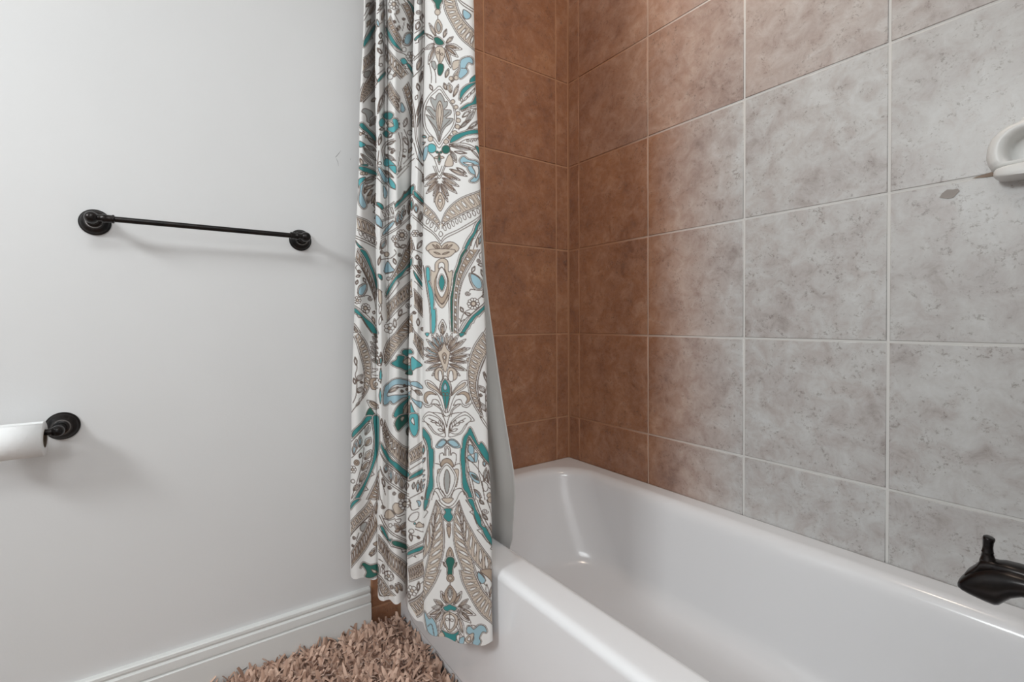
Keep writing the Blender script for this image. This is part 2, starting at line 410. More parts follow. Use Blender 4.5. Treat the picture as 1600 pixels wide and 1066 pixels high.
# ------------------------------------------------------------------ towel bar
def rosette_prof(r):
    return [(0, r), (.0035, r*1.0), (.0055, r*.97), (.0065, r*.90), (.0085, r*.88), (.0115, r*.80), (.015, r*.66), (.0185, r*.54), (.0200, r*.53), (.0215, r*.45), (.023, r*.34)]
def add_rosette(parent, y, z, r=.0295, tl=.0):
    o = fixed('rosette', lathe([(x-.006, q) for x, q in rosette_prof(r)], 56, 'X'), M['bronze'], parent, sharp=60, loc=W(0, y, z)+Vector((0, 0, 0)))
    ring = [(.0198, r*.53), (.0203, r*.545), (.0210, r*.54), (.0212, r*.50)]
    fixed('worn_ring', lathe([(x-.006, q) for x, q in ring], 56, 'X'), M['bronze_edge'], o, sharp=60, loc=W(0, y, z), label='worn lighter ring')
    return o
tb = thing('towel_bar', 'dark bronze towel bar mounted on the painted wall', 'towel bar', W(0, -3.69, .84))
BX = .19; ZB_ = .846
for y, s in ((-4.352, 1), (-3.03, -1)):
    add_rosette(tb, y, ZB_)
    post = [(.012, .0135), (.020, .0115), (.028, .0088), (.038, .0080), (.048, .0088), (.053, .0105), (.057, .0122), (.064, .0132), (.070, .0126), (.0755, .0100), (.079, .006), (.080, .001)]
    fixed('post', lathe(post, 36, 'X'), M['bronze'], tb, loc=W(0, y, ZB_)+Vector((-.004, 0, 0)))
    col = [(-.002, .006), (.004, .0085), (.010, .0068), (.0175, .0072), (.019, .0092), (.0225, .0094), (.024, .0084), (.0345, .0084), (.036, .0095), (.0385, .0095), (.040, .0070)]
    fixed('bar_socket', lathe([(s*a_, r_) for a_, r_ in col], 32, 'Y'), M['bronze'], tb, loc=W(BX, y, ZB_), sharp=50)
fixed('bar', lathe([(-4.352*U+.03, .0064), (-3.03*U-.03, .0064)], 32, 'Y'), M['bronze'], tb, sharp=50, loc=(BX*U, 0, (ZB_+FZ)*U))

# ------------------------------------------------------------------ toilet paper holder and roll
tp = thing('toilet_paper_holder', 'dark bronze toilet paper holder on the painted wall', 'paper holder', W(0, -4.53, -.54))
ZP = -.535; YP = -4.535
add_rosette(tp, YP, ZP, .0305)
post = [(.012, .0125), (.022, .0098), (.032, .0078), (.044, .0075), (.050, .0090), (.056, .0112), (.062, .0120), (.068, .0110), (.073, .0080), (.0755, .001)]
fixed('post', lathe(post, 36, 'X'), M['bronze'], tp, loc=W(0, YP, ZP)+Vector((-.004, 0, 0)))
RX = .185
fixed('arm', lathe([(.004, .0060), (-.012, .0072), (-.020, .0060), (-.17, .0060), (-.175, .0085), (-.180, .0085), (-.183, .004)], 28, 'Y'), M['bronze'], tp, loc=W(RX, YP, ZP), sharp=50)
rl = thing('toilet_paper_roll', 'white toilet paper roll hanging on the bronze holder', 'toilet paper', W(RX, -4.8, ZP-.03))
yr = -4.592*U; rc = Vector((RX*U, 0, (ZP+FZ)*U-.0125)); RO, RI = .036, .0190
vs, fs = [], []
sec = [(0, RI), (0, RO-.002), (-.0015, RO), (-.1035, RO), (-.105, RO-.002), (-.105, RI)]
nn = 64
for a_, r_ in sec:
    for k in range(nn):
        t = 2*math.pi*k/nn; vs.append((r_*math.cos(t), a_, r_*math.sin(t)))
for i in range(len(sec)):
    i2 = (i+1) % len(sec)
    for k in range(nn): fs.append((i*nn+k, i*nn+(k+1) % nn, i2*nn+(k+1) % nn, i2*nn+k))
fixed('tissue', (vs, fs), M['paper'], rl, sharp=40, loc=(rc.x, yr, rc.z))
vs, fs = [], []
for a_, r_ in ((.0005, RI+.0002), (.0005, RI-.0012), (-.1055, RI-.0012), (-.1055, RI+.0002)):
    for k in range(nn):
        t = 2*math.pi*k/nn; vs.append((r_*math.cos(t), a_, r_*math.sin(t)))
for i in range(4):
    for k in range(nn): fs.append((i*nn+k, i*nn+(k+1) % nn, ((i+1) % 4)*nn+(k+1) % nn, ((i+1) % 4)*nn+k))
fixed('cardboard_core', (vs, fs), M['card'], rl, sharp=40, loc=(rc.x, yr, rc.z), label='brown cardboard core')
# loose outer sheet lying over the roll, its edge seen as a line along the top
sh = []
for y in (-.0005, -.1045):
    r_ = []
    for k in range(25):
        t = math.radians(66-210*k/24); rr = RO+.0006+(.0012 if k < 2 else 0)
        r_.append((rc.x+rr*math.cos(t), yr+y, rc.z+rr*math.sin(t)))
    r_ += [(rc.x+(math.hypot(p[0]-rc.x, p[2]-rc.z)-.0006)*(p[0]-rc.x)/math.hypot(p[0]-rc.x, p[2]-rc.z), p[1], rc.z+(math.hypot(p[0]-rc.x, p[2]-rc.z)-.0006)*(p[2]-rc.z)/math.hypot(p[0]-rc.x, p[2]-rc.z)) for p in reversed(r_)]
    sh.append(r_)
fixed('loose_sheet', loft(sh), M['paper'], rl)

# ------------------------------------------------------------------ curtain rod, rings, liner
ZR = 3.72
rod = thing('curtain_rod', 'metal shower curtain rod between the alcove walls', 'curtain rod', W(2.26, -2.30, ZR))
fixed('rod_tube', lathe([(.002, .0125), (XA+.0-.002, .0125)], 32, 'X'), M['chrome'], rod, loc=(0, -2.30*U, (ZR+FZ)*U), sharp=50)
for x, s in ((0.0005, 1), (XA-.0005, -1)):
    fixed('end_flange', lathe([(x, .03), (x+s*.006, .03), (x+s*.012, .018), (x+s*.02, .015)], 32, 'X'), M['chrome'], rod, loc=(0, -2.30*U, (ZR+FZ)*U), sharp=50)

# ------------------------------------------------------------------ shower curtain
# cloth section knots: x, y at the rod, x, y at the hem, print column at the rod and hem, print row at top, middle, hem
CLOTH=[(0.1699, -2.46, 0.2035, -2.655, 583.2, 562, -111.4, 381.9, 883.4),
(0.3061, -2.53, 0.2336, -2.7, 576.4, 551, -134.2, 379.3, 888.1),
(0.4951, -2.6, 0.3367, -2.745, 573.8, 547, -166.1, 374.8, 898.7),
(0.483, -2.575, 0.4244, -2.725, 578.4, 556, -161.9, 373.9, 904.6),
(0.3442, -2.51, 0.4451, -2.642, 581.5, 573, -137.3, 376.4, 901.4),
(0.0803, -2.39, 0.5193, -2.585, 586.2, 588.5, -95.4, 379.3, 904.0),
(0.0308, -2.35, 0.458, -2.53, 588.8, 594.5, -86.8, 381.4, 895.9),
(0.2418, -2.42, 0.4682, -2.52, 587.1, 593, -116.6, 378.9, 896.1),
(0.488, -2.52, 0.6333, -2.6, 584.0, 589, -157.3, 372.2, 914.6),
(0.6093, -2.58, 0.7551, -2.66, 585.9, 591, -180.4, 367.5, 929.4),
(0.682, -2.585, 0.8707, -2.675, 590.2, 596, -191.8, 364.2, 941.5),
(0.6407, -2.545, 0.8831, -2.64, 595.0, 604, -181.4, 365.3, 940.2),
(0.502, -2.46, 0.8883, -2.612, 601.2, 610, -153.4, 367.9, 938.7),
(0.7544, -2.53, 0.959, -2.6, 606.3, 618, -196.9, 363.1, 944.8),
(0.856, -2.535, 0.9713, -2.57, 613.1, 625, -213.5, 361.9, 943.9),
(0.8226, -2.45, 0.9483, -2.53, 627.1, 631, -198.7, 364.0, 938.8),
(0.8103, -2.37, 0.9088, -2.49, 641.3, 635.5, -188.3, 366.1, 932.2),
(0.7312, -2.28, 0.8403, -2.45, 651.4, 637.5, -167.6, 369.4, 923.2),
(0.7294, -2.26, 0.8144, -2.42, 654.8, 641, -165.3, 370.4, 919.0),
(0.9095, -2.34, 0.906, -2.46, 655.3, 641, -200.2, 365.5, 929.9),
(1.1711, -2.475, 1.0372, -2.54, 653.2, 637.5, -260.2, 357.4, 948.3),
(1.2774, -2.51, 1.1123, -2.56, 655.4, 640, -284.9, 353.7, 957.6),
(1.2944, -2.5, 1.2073, -2.553, 658.8, 649, -286.8, 351.6, 967.3),
(1.1392, -2.41, 1.2526, -2.525, 662.4, 659, -246.3, 354.1, 970.0),
(1.2468, -2.45, 1.3669, -2.545, 664.6, 666, -270.9, 349.2, 984.9),
(1.3228, -2.46, 1.452, -2.52, 670.1, 680, -286.9, 346.4, 992.9),
(1.4052, -2.44, 1.5429, -2.472, 682.8, 700, -300.4, 343.8, 999.9),
(1.465, -2.395, 1.6055, -2.43, 698.7, 716, -306.1, 342.5, 1004.0),
(1.5241, -2.355, 1.6602, -2.375, 713.7, 734, -312.5, 341.5, 1006.0),
(1.5584, -2.32, 1.7134, -2.31, 720.6, 754, -314.5, 341.1, 1006.8),
(1.5286, -2.29, 1.7465, -2.262, 722.5, 768, -304.0, 342.0, 1006.5),
(1.4416, -2.26, 1.732, -2.24, 726.7, 775, -282.5, 344.4, 1002.6),
(1.384, -2.24, 1.6741, -2.225, 732.3, 780, -268.9, 347.2, 994.0),
(1.3143, -2.235, 1.5859, -2.22, 740.9, 788, -255.5, 350.4, 982.9)]

PRINT = """
@656,0
cE 175,0 205,50 215,100 235,130 265,125 275,70 300,0
dG 238,165 38,0
o 240,205 240,260
cG 245,255 200,320 205,400 250,440 290,400 295,330
cg 240,290 220,360 250,420 280,360
vG50 215,480 120,300
vG45 310,490 350,380
vG50 340,560 440,475
vW40 200,520 60,430
vG80 340,580 550,640
vG70 330,600 500,740
vG70 330,610 400,880
vW60 200,560 60,640
vW70 190,600 110,830
vH24 340,590 480,620
vH24 340,610 460,710
vH24 335,640 390,820
vH20 185,610 120,780
cE 185,490 240,485 300,530 310,570 270,585 215,570 190,530
cG 205,620 270,600 320,640 320,720 265,820 230,770 205,700
o 260,800 258,640
d- 235,680 15,0
d- 285,700 15,0
cE 235,830 300,830 305,900 270,970 235,950
o 150,850 200,930 210,1066
o 120,820 150,960 150,1066
cg 150,800 190,790 215,850 200,900 160,860
cG 430,800 520,780 520,850 430,900
vG60 400,1060 540,860
dG 470,1000 30,0
dG 400,1010 28,0
vG50 330,1000 370,880
cB 520,850 540,770 620,735 665,770 665,830 620,810 590,870 610,920 590,960 530,1010 500,980 520,900
o 540,880 600,880
cT 640,1066 640,1020 700,970 720,1000 720,1066
bG9 320,0 350,150 430,320 540,490 690,650 | 455,0 500,150 580,300 680,430
o 490,0 560,80 655,160
cB 565,130 630,190 620,240 580,250 555,190
o 510,0 600,80 660,130
@656,130
cW 262,45 340,160 430,290 470,400 465,510 410,640 330,740 262,835 190,740 90,630 50,500 60,300 120,170 200,90
c- 262,85 330,180 420,300 445,400 440,510 390,620 310,720 262,790 210,720 110,610 75,490 85,310 140,190 205,125
cg 262,130 310,200 320,240 355,240 350,300 320,340 400,350 400,400 340,450 430,460 400,520 340,570 300,640 262,760 220,640 180,560 100,430 95,410 160,440 200,470 100,350 90,310 150,310 210,370 150,240 160,190 210,220 220,170
o 262,740 290,600 390,480
o 262,740 230,600 130,470
o 320,430 380,370
o 205,440 120,340
cG 262,230 300,320 300,480 262,620 225,480 225,320
c- 262,270 282,380 262,590 242,380
dG 425,240 26,0
dG 465,310 26,0
dG 490,390 26,0
dG 495,480 28,0
dG 485,560 28,0
dG 455,640 28,0
dH 400,700 28,0
dG 350,755 30,0
dG 150,720 35,0
vG70 400,130 370,0
vG50 430,180 500,20
vG50 340,90 310,0
vW40 170,100 130,20
cT 510,190 530,100 600,30 690,0 720,0 640,60 570,130 520,210
o 520,270 600,180 710,50
vW24 560,230 610,160
vW24 600,190 650,120
vW24 640,150 700,80
vW24 540,250 530,190
cT 520,330 600,270 660,250 700,170 725,160 730,260 640,290 540,340
o 530,345 620,315 700,305
o 535,365 640,330 725,340
vg60 560,550 700,330
vW50 540,440 640,350
vW50 600,600 740,480
o 500,600 560,500 640,470
o 560,620 650,560 740,520
vg40 510,580 620,480
cT 400,770 430,690 520,640 660,600 745,610 750,650 690,650 580,670 470,740
o 520,760 600,720 760,710
d- 610,740 14,0
d- 650,742 14,0
d- 690,728 14,0
d- 735,715 14,0
vg60 390,800 690,850
o 390,790 560,770 690,830 760,960
o 390,820 540,820 680,880 760,1010
cT 690,810 740,830 765,900 740,920
vg60 410,870 480,1020
vW40 450,880 600,900
cB 520,1000 560,940 620,980 700,1000 750,1066 600,1066
vW30 560,1020 680,1040
o 620,830 700,930 770,1010
dt 165,840 60,0
dE 350,855 55,0
vE50 262,900 262,1050
vE30 262,900 215,880
vE30 262,900 310,880
vG30 255,950 195,965
vG30 270,950 330,960
vt40 100,700 30,680
vB40 80,760 0,800
cB 40,960 60,840 110,810 110,900 60,1000
cG 340,1066 360,980 400,920 440,1000 430,1066
o 130,900 190,960 230,1066
@656,260
o 205,0 262,130 330,0
o 230,0 262,80 300,0
o 180,0 262,160 350,0
vG55m 300,90 530,180
vG60m 300,150 515,260
vG60m 300,190 490,350
vG50m 285,220 385,380
vG55m 275,230 375,460
vH20m 330,120 480,160
vH22m 330,190 470,310
vH20m 290,270 350,400
vG50 400,40 610,130
vW40 480,20 600,90
cG 265,330 320,400 330,480 265,575 200,480 205,400
c- 265,370 300,430 300,480 265,540 230,480 235,430
dW 265,440 20,0
cB 620,0 640,80 690,120 640,190 700,200 750,130 750,50 760,0
cW 660,0 690,70 700,150 730,80 720,0
bG7 280,730 350,590 480,460 650,370 790,310 | 285,780 370,700 560,600 790,480
bG4 265,740 180,610 50,480 | 255,790 170,700 50,600
e 325,790
e 380,765
e 432,735
e 482,705
e 532,685
e 585,652
e 637,626
e 690,602
e 740,575
e 205,800
e 150,750
e 105,705
c- 270,830 300,870 270,900 245,870
o 275,960 340,880 560,780 800,610
o 275,990 350,910 580,800 805,640
o 275,960 180,850 50,740
o 270,990 170,870 50,780
cGm 278,1066 300,1000 370,965 450,980 510,1040 480,1090 380,1110
vH22m 300,1060 360,1000
vH22m 340,1060 420,1000
r34 830,640 740,740 700,850 640,950 590,1066
o 820,740 700,880 630,1066
o 830,780 740,900 680,1066
vB50 760,1000 790,880
vG30 730,1040 740,900
@656,390
cG 280,105 180,90 130,0 445,0 400,80 300,105
vH20 270,60 180,30
vH20 290,60 380,30
cG 290,110 360,150 370,280 420,270 410,420 385,560 360,660 295,745 225,660 190,540 150,420 145,270 200,280 205,170
cH 290,200 350,320 375,440 360,580 295,700 215,560 200,420 230,320
cW 287,225 350,350 350,480 292,610 230,490 230,340
cT 290,320 325,400 320,460 292,525 258,450 262,380
cW 250,245 250,180 290,160 320,190 320,255 288,220
o 200,560 292,690 385,560
kt 90,240 130,235 140,400 120,400 175,520 195,650 190,760 215,760 220,900 205,1040 165,1066 160,900 150,760 125,560 100,400
o 60,200 100,520 135,760 145,1066
r30E 600,0 545,80 505,200 455,330 440,480 415,620 420,780 425,900 440,1050
bH12 640,0 540,200 480,400 455,600 460,1066 | 740,0 600,220 520,420 485,640 490,1066
o 770,0 640,220 550,420 510,640 500,960
z 750,140 30,0
o 770,110 760,60 800,30
vW45 740,190 830,200
vW45 820,350 780,250
vW45 660,290 700,210
cB 650,310 740,350 785,420 775,490 720,490 660,410
c- 632,300 640,410 700,510 800,510 800,400 720,330
z 610,560 32,0
o 630,530 650,505 700,515
q10 680,690 68,0
vW40 560,800 530,730
vW40 580,810 660,840
o 530,940 570,810 640,760
vW34 800,560 840,500
vW34 780,600 850,580
o 540,920 520,880
o 540,920 575,890
o 730,640 800,570 850,450
vW40 810,500 850,420
r42 870,690 760,790 660,890 560,1066
o 860,640 700,780 580,900 500,1066
o 790,1066 870,960
o 830,1066 880,1000
vG100 300,1090 302,890
vH50 300,1090 302,950
@656,520
kt 70,0 130,0 100,45
kT 520,0 590,0 540,50
vGmB60 380,200 430,0
vGmB60 350,160 360,0
vGmB60 390,210 510,20
vGmB60 395,240 600,75
vGmB60 395,280 655,190
vGmB60 395,320 655,275
vGmB60 395,350 640,370
vGmB60 385,390 620,480
vGmB56 380,430 530,545
vHm22 400,230 520,110
vHm22 410,270 590,180
vHm22 410,330 600,290
vHm22 410,350 590,370
vHm22 400,390 560,450
vHm18 380,180 460,60
dG 640,340 26,0
cGm 360,570 365,470 420,440 480,480 490,560 455,600 440,590 440,500 410,480 385,500 375,595
cWm 378,600 390,500 415,475 435,500 435,610
cG 320,130 360,200 400,240 400,275 330,500 240,275 240,240 280,210
cH 320,250 350,290 325,390 290,290
cW 320,280 335,310 322,340 310,310
c- 325,545 410,660 400,830 335,1020 255,800 255,660
cT 325,590 390,680 385,800 335,970 275,780 275,670
cB 325,640 352,700 325,730 298,700
d- 300,780 22,0
d- 350,780 22,0
o 325,800 330,940
cWm 355,1000 400,800 480,680 560,610 635,610 600,690 490,760 430,850 380,990
cGm 410,800 490,690 600,625 580,680 480,740
cHm 480,790 560,745 630,760 660,810 650,870 600,900 625,840 590,790 540,780
om 430,925 470,860 530,850 560,900 600,925 650,900
om 400,1066 430,980 530,905 430,925
om 380,1066 410,980 490,905
om 545,905 560,935 630,945 685,880
om 350,1066 420,1030 540,1015 660,1050
bG16 800,0 700,190 645,420 645,620 690,850 790,1066 | 870,60 870,190 790,340 740,520 725,700 760,900 790,1040
o 890,180 820,330 760,520 745,700 770,900 810,1066
o 810,490 860,560 880,640 840,720 840,850 860,1066
vW40 870,740 910,650
vW60 830,760 760,670
vW50 850,870 890,760
vW60 850,1000 780,890
d- 890,970 25,0
z 775,790 25,0
vW36 870,640 800,500
vB40 880,460 880,300
@656,650
cWm 370,215 390,90 470,0 600,-60 705,45 640,70 600,130 540,210 470,240 380,262
c-m 385,195 405,95 480,20 600,-20 670,40 590,110 530,190 460,225
om 375,215 440,110 600,20
vW26m 395,180 405,80
vW30m 400,190 480,160
vW30m 440,120 515,85
vW26m 450,110 450,40
vW26m 500,70 575,60
om 345,140 325,60 300,0
cBm 350,330 400,285 470,315 520,390 430,400
c-m 362,328 405,300 460,325 495,375 430,385
om 350,375 385,400 395,495 415,465 460,485 462,560 440,640
om 350,395 370,420 375,500
cH 285,640 300,560 350,535 400,560 425,640
cGm 430,700 500,690 470,900
om 420,650 470,610 530,600
cW 350,590 445,700 478,800 445,920 355,1060 265,940 235,800 265,700
c- 350,620 430,720 452,800 420,920 355,1020 282,920 262,800 280,710
cg 350,675 385,750 385,880 355,990 325,890 325,760
om 400,1066 440,950 540,920 580,1000
om 480,1066 520,980 570,960 620,1066
kT 60,145 110,200 150,280 160,400 185,420 190,560 180,700 185,900 140,990 115,1066 75,1066 95,940 130,800 130,600 120,400 90,290 55,240
o 60,262 105,400 112,600 110,800 60,1066
kT 655,140 620,200 560,280 545,400 530,410 525,560 545,700 560,900 610,980 640,1066 680,1066 650,950 600,780 590,600 590,420 640,240 700,330 760,430 850,560 930,610 930,540 860,420 790,330 750,360 700,240
o 640,262 600,420 605,620 640,820 700,1066
o 640,262 720,400 860,570 940,630
o 640,290 620,420 625,620 670,820 720,1066
o 645,290 720,430 860,600 940,660
cB 640,360 690,390 690,470 650,480 625,430
cB 610,530 650,490 700,580 640,570
cB 700,470 740,480 730,570 700,580
o 600,520 700,620 760,700
cB 630,710 700,730 755,800 755,860 680,820
vT34 660,740 750,820
vB50 830,640 820,560
vg50 820,830 850,650
vg40 870,850 880,680
vg40 920,860 930,740
vg50 690,930 790,1040
vB30 700,960 780,1060
o 750,560 750,700 800,900 830,1066
o 760,700 850,830 940,890
o 775,820 860,900 940,940
dG 890,1010 38,0
cW 800,830 860,870 860,940 820,950
o 770,0 830,100 930,190
o 790,0 860,90 930,160
vt40 60,480 70,360
vB40 30,600 90,520
vB30 0,720 80,680
vB30 0,780 80,740
vB30 0,850 80,800
vB30 10,960 70,860
@656,780
o 230,0 290,85 370,120 450,85 515,0
o 260,0 310,60 370,88 430,60 480,0
cG 300,-20 330,30 365,45 400,30 430,-20
bG9 515,20 455,200 445,450 490,700 620,1066 | 520,150 560,400 610,560 690,800 770,1066
bG9 515,20 600,270 720,480 860,710 960,840 | 520,150 560,400 620,640 760,830 950,1050
bG9 222,20 280,150 300,400 290,650 240,860 175,1066 | 215,150 190,400 165,560 130,700 50,1066
bG5 222,20 150,230 30,560 | 215,150 180,400 130,620 0,790
cT 320,115 415,115 400,160 430,220 375,285 310,220 335,160
dG 375,325 28,0
dW 375,325 12,0
cH 345,360 400,360 375,490
cH 385,610 430,680 430,760 340,760 340,680
cG 385,650 405,700 385,740 368,700
vG34 425,880 480,800
vG34 345,880 290,800
cE 345,750 385,735 435,750 448,800 420,880 410,965 350,965 350,880 325,800
cB 765,915 830,980 840,1050 800,1060 760,1000
kT 620,0 690,130 700,190 760,330 800,370 830,450 880,540 940,600 950,540 880,430 850,360 800,330 780,220 720,120 680,0
o 700,0 800,250 880,430 950,530
o 735,0 830,250 900,400 950,480
a 595,0 650,90 690,130 645,155 690,195 740,300 800,370 745,385 800,440 860,540 930,590 900,630 950,645
z 830,150 40,0
vg40 820,60 760,0
vg40 860,260 800,180
z 920,350 36,0
o 850,0 900,150 950,310
vG40 930,440 890,300
dG 900,0 40,0
kT 60,0 115,0 100,60 60,140 50,100
a 135,0 110,80 70,130 105,155 50,230
dg 10,330 40,0
@656,890
bG9 520,0 560,180 680,380 800,560 950,700 | 700,0 760,150 830,290 950,430
cH 790,0 950,0 950,150 870,90
bG6 250,0 170,190 60,370 0,500 | 90,0 50,140 0,300
dH 387,110 50,0
dG 387,110 26,0
o 385,160 385,210
vG70m 430,450 525,275
vG55m 480,480 620,375
vH30m 440,430 505,320
vWm90 480,510 722,575
vWm60 500,480 650,475
vWm86 470,530 655,685
vWm90 460,560 545,860
vGm34 520,550 630,650
vGm30 490,620 535,800
vGm24 540,520 680,570
cH 385,200 440,260 465,320 440,400 385,440 330,400 315,310 340,250
cW 385,225 422,300 385,410 348,300
cg 385,240 408,300 385,360 360,300
cT 305,490 345,470 380,450 420,465 465,490 440,530 400,520 360,540 320,530
cG 385,550 470,600 460,720 385,820 320,720 300,620 330,570
cW 385,580 440,620 435,720 385,790 340,720 330,620
o 385,560 385,780
d- 357,650 18,0
d- 410,655 18,0
kT 280,780 350,830 430,830 490,775 470,860 440,930 350,915 320,850
cB 600,740 650,730 690,760 760,700 830,720 860,800 800,790 760,860 775,910 730,965 670,950 690,860 620,830 590,800
o 600,720 680,710 720,720
cG 570,900 630,840 690,815 670,900 620,950
cW 600,900 640,860 640,920
kB 65,530 130,620 160,600 210,680 235,850 120,800 90,700
o 110,720 160,690 190,840
cG 250,830 300,820 330,890 260,880
cB 500,870 560,860 550,940 490,930
cW 460,850 500,830 480,930
cB 765,20 840,110 840,150 800,170 760,100
o 830,170 870,230 870,300
vW30 870,320 860,180
vG50 900,330 950,200
dH 910,335 15,0
@544,0
vG40 230,90 300,40
o 200,260 340,90
o 200,200 330,20
vH60 280,200 350,40
dG 270,300 30,0
vH30 240,350 300,250
kT 195,600 200,520 260,440 350,330 350,390 300,480 240,560
a 300,470 325,500 285,510
o 200,490 270,370 350,270
bG5 195,760 270,700 360,580 | 190,920 250,860 360,790
cg 205,970 220,920 280,910 280,960 240,1000
bH5 240,1066 300,960 360,830 | 365,1066 365,1020 365,960
vg30 380,140 470,60
vg30 400,80 470,20
o 370,180 480,80
vH50 430,270 470,130
o 370,350 420,300 480,270
vB30 390,350 370,250
o 440,690 450,560 410,440
vW45 410,500 420,420
vW40 390,570 440,520
vW40 430,700 380,620
o 400,850 410,740 470,720
dW 425,840 20,0
kT 390,1030 470,930 480,970 400,1060
o 390,960 470,890
cH 560,-20 620,-20 600,70 570,80
q8 595,60 60,0
vG40 560,170 520,130
vG40 620,190 670,120
o 600,180 660,300
z 600,280 22,0
vG45 640,400 665,330
bH6 500,290 570,420 680,600 | 540,220 610,380 690,520
kT 485,350 530,410 600,530 690,650 660,640 560,560 500,440
o 480,470 600,640 740,710 850,850
kt 670,770 720,750 760,800 750,820 700,830
kT 750,820 790,830 850,920 850,980 780,880
a 690,830 740,860 730,880 790,890 850,990
bG7 470,590 560,710 680,850 760,960 | 480,760 560,870 690,1010
kT 760,0 820,60 850,120 855,190 800,80
o 720,0 790,110 850,230
bH6 700,60 760,180 850,420 | 760,40 810,120 855,260
cB 730,500 760,450 810,440 820,500 780,570 730,560
c- 710,500 750,430 830,430 840,510 790,590 710,580
vW35 800,400 770,310
z 720,250 22,0
o 730,290 700,400
q6 810,730 50,0
dW 720,640 30,0
vG34 590,990 610,930
dW 540,990 36,0
vW50 520,950 530,860
z 905,150 32,0
vW40 930,250 950,180
o 870,260 920,250 960,300
vW50 890,380 910,270
kT 870,490 960,390 965,440 900,490 880,520
o 870,420 970,340
a 880,550 910,540 910,510 970,470
o 870,740 970,620
o 870,770 970,660
vG50 900,900 940,740
o 860,980 980,840
vg40 930,1060 960,920
dg 920,20 30,0
@544,130
bG7 220,0 180,110 165,240 | 370,0 300,120 180,240
o 370,60 200,255
cg 185,370 200,335 240,330 310,370 325,420 290,460 300,510 340,540 260,500 250,450 230,400
kT 150,530 200,515 280,600 350,680 360,760 260,640 180,580
kt 140,740 200,765 240,800 150,820
vG50 300,240 370,200
vg60 290,560 370,430
dG 165,650 18,0
dG 205,640 18,0
dG 250,690 18,0
o 150,620 250,680 370,830
vg60 200,820 370,1000
vg60 160,900 330,1066
vg50 240,800 370,880
vG50 150,960 200,1066
vg40 260,700 370,800
kT 160,1045 250,1040 260,1066 160,1066
vg60 390,400 480,120
vW40 410,330 455,170
bG8 480,80 560,230 670,370 | 530,0 600,110 670,200
cT 460,440 470,400 540,380 590,410 560,470 500,470
ct 420,560 410,500 450,460 490,500 460,560
ct 520,580 590,540 580,470 640,470 665,560 640,600 590,640 520,610
cG 500,520 540,495 600,550 540,570
dH 520,530 12,0
cT 455,650 500,620 570,690 500,705
vW34 410,600 480,590
vW40 520,700 590,640
kB 690,250 740,340 710,380 680,350
bH9 760,0 820,180 850,380 850,560 | 710,60 765,230 820,420 835,560
vW50 730,570 760,450
d- 800,640 30,0
vW50 780,800 730,690
o 730,600 780,740 780,960
vg30 820,770 830,700
vG30 790,900 830,820
d- 740,870 20,0
z 730,940 18,0
o 460,1000 440,850 500,760 600,720
o 480,1000 465,860 520,780 600,740
z 540,840 28,0
z 590,860 28,0
z 570,890 22,0
vg40 500,800 620,740
ct 465,990 520,975 600,1040 600,1066 470,1066
vg50 480,920 620,1000
c- 400,700 430,660 440,740 400,780
vW40 400,800 430,690
o 400,870 380,1066
d- 410,1030 20,0
o 660,640 690,800 650,1066
o 700,640 720,850 680,1066
o 720,1040 850,900
o 760,1066 855,960
vW40 920,100 900,0
vW30 880,210 900,150
o 970,150 880,400 870,700 940,950
o 980,220 900,450 890,700 960,930
o 880,960 980,1066
vg40 900,420 960,200
vg30 890,560 940,400
ct 960,690 990,650 990,720
o 850,760 900,960 960,1066
@544,260
kT 140,0 250,20 370,80 370,120 260,90 150,40
dG 170,90 18,0
dG 200,90 22,0
dH 240,95 18,0
kt 130,170 200,140 230,150 170,220 140,290
vg50 180,230 370,160
vg40 210,180 370,130
cB 150,320 160,240 200,220 180,330 200,400 235,500 200,540 150,480 140,400
vH50 210,350 250,240
vG70 250,480 300,300
vG50 300,480 370,350
vG40 200,300 350,240
vH40 250,380 330,300
vG40 340,500 360,400
a 320,500 370,550 325,590 370,610 345,670 370,680
bG5 120,650 250,710 370,800 | 130,800 220,850 380,920
e 170,860
e 222,890
e 275,925
e 320,948
e 365,972
o 110,890 240,950 380,1020
o 110,920 240,980 380,1050
kT 110,950 150,1000 220,1066 180,1066 130,1010
cB 390,40 410,20 480,130 520,170 500,210 450,190
ct 520,0 620,0 620,90 590,80
ct 520,140 600,220 605,290 540,250
o 380,150 450,230 480,220 540,270 610,300
vG44 450,50 590,150
vH20 480,60 580,140
cB 450,250 500,330 490,400 460,400
kT 385,460 450,500 450,560 390,500
o 370,490 460,580
kB 380,620 450,720 440,790 380,740
o 380,740 450,800
o 640,150 790,0
o 630,110 740,0
vg30 650,70 690,0
kT 600,530 610,480 690,410 730,330 740,350 850,240 850,340 780,370 700,440 620,520
a 590,500 690,390 725,320 735,340 850,225
o 600,570 840,360
vB60 660,740 720,500
vg40 700,640 740,560
vg60 780,620 790,440
vT50 835,570 830,400
vB60 620,760 650,570
vH30 790,580 800,480
o 440,900 600,800 840,600
o 440,925 600,825 840,625
bW3 440,580 590,470 | 450,690 590,640
kB 460,850 540,740 600,700 560,780 470,880
o 450,800 580,690
q10 690,880 65,0
dH 790,780 42,0
d- 790,780 20,0
vW50 660,1040 600,980
vW50 670,1040 750,1010
q6 610,930 36,0
bH4 760,1066 830,880 | 850,1066 850,960
o 420,1066 440,960 500,920
vB60 440,1066 500,940
o 870,0 950,90 950,200
vg40 990,250 960,100
kT 860,310 930,390 970,450 960,470 880,400 860,370
o 850,360 980,500
o 850,385 980,525
vB50 890,600 880,480
vg50 930,710 940,580
o 850,620 980,750
o 850,650 980,780
q6 880,860 34,0
vg50 940,900 950,850
vW50 900,1060 960,950
@544,390
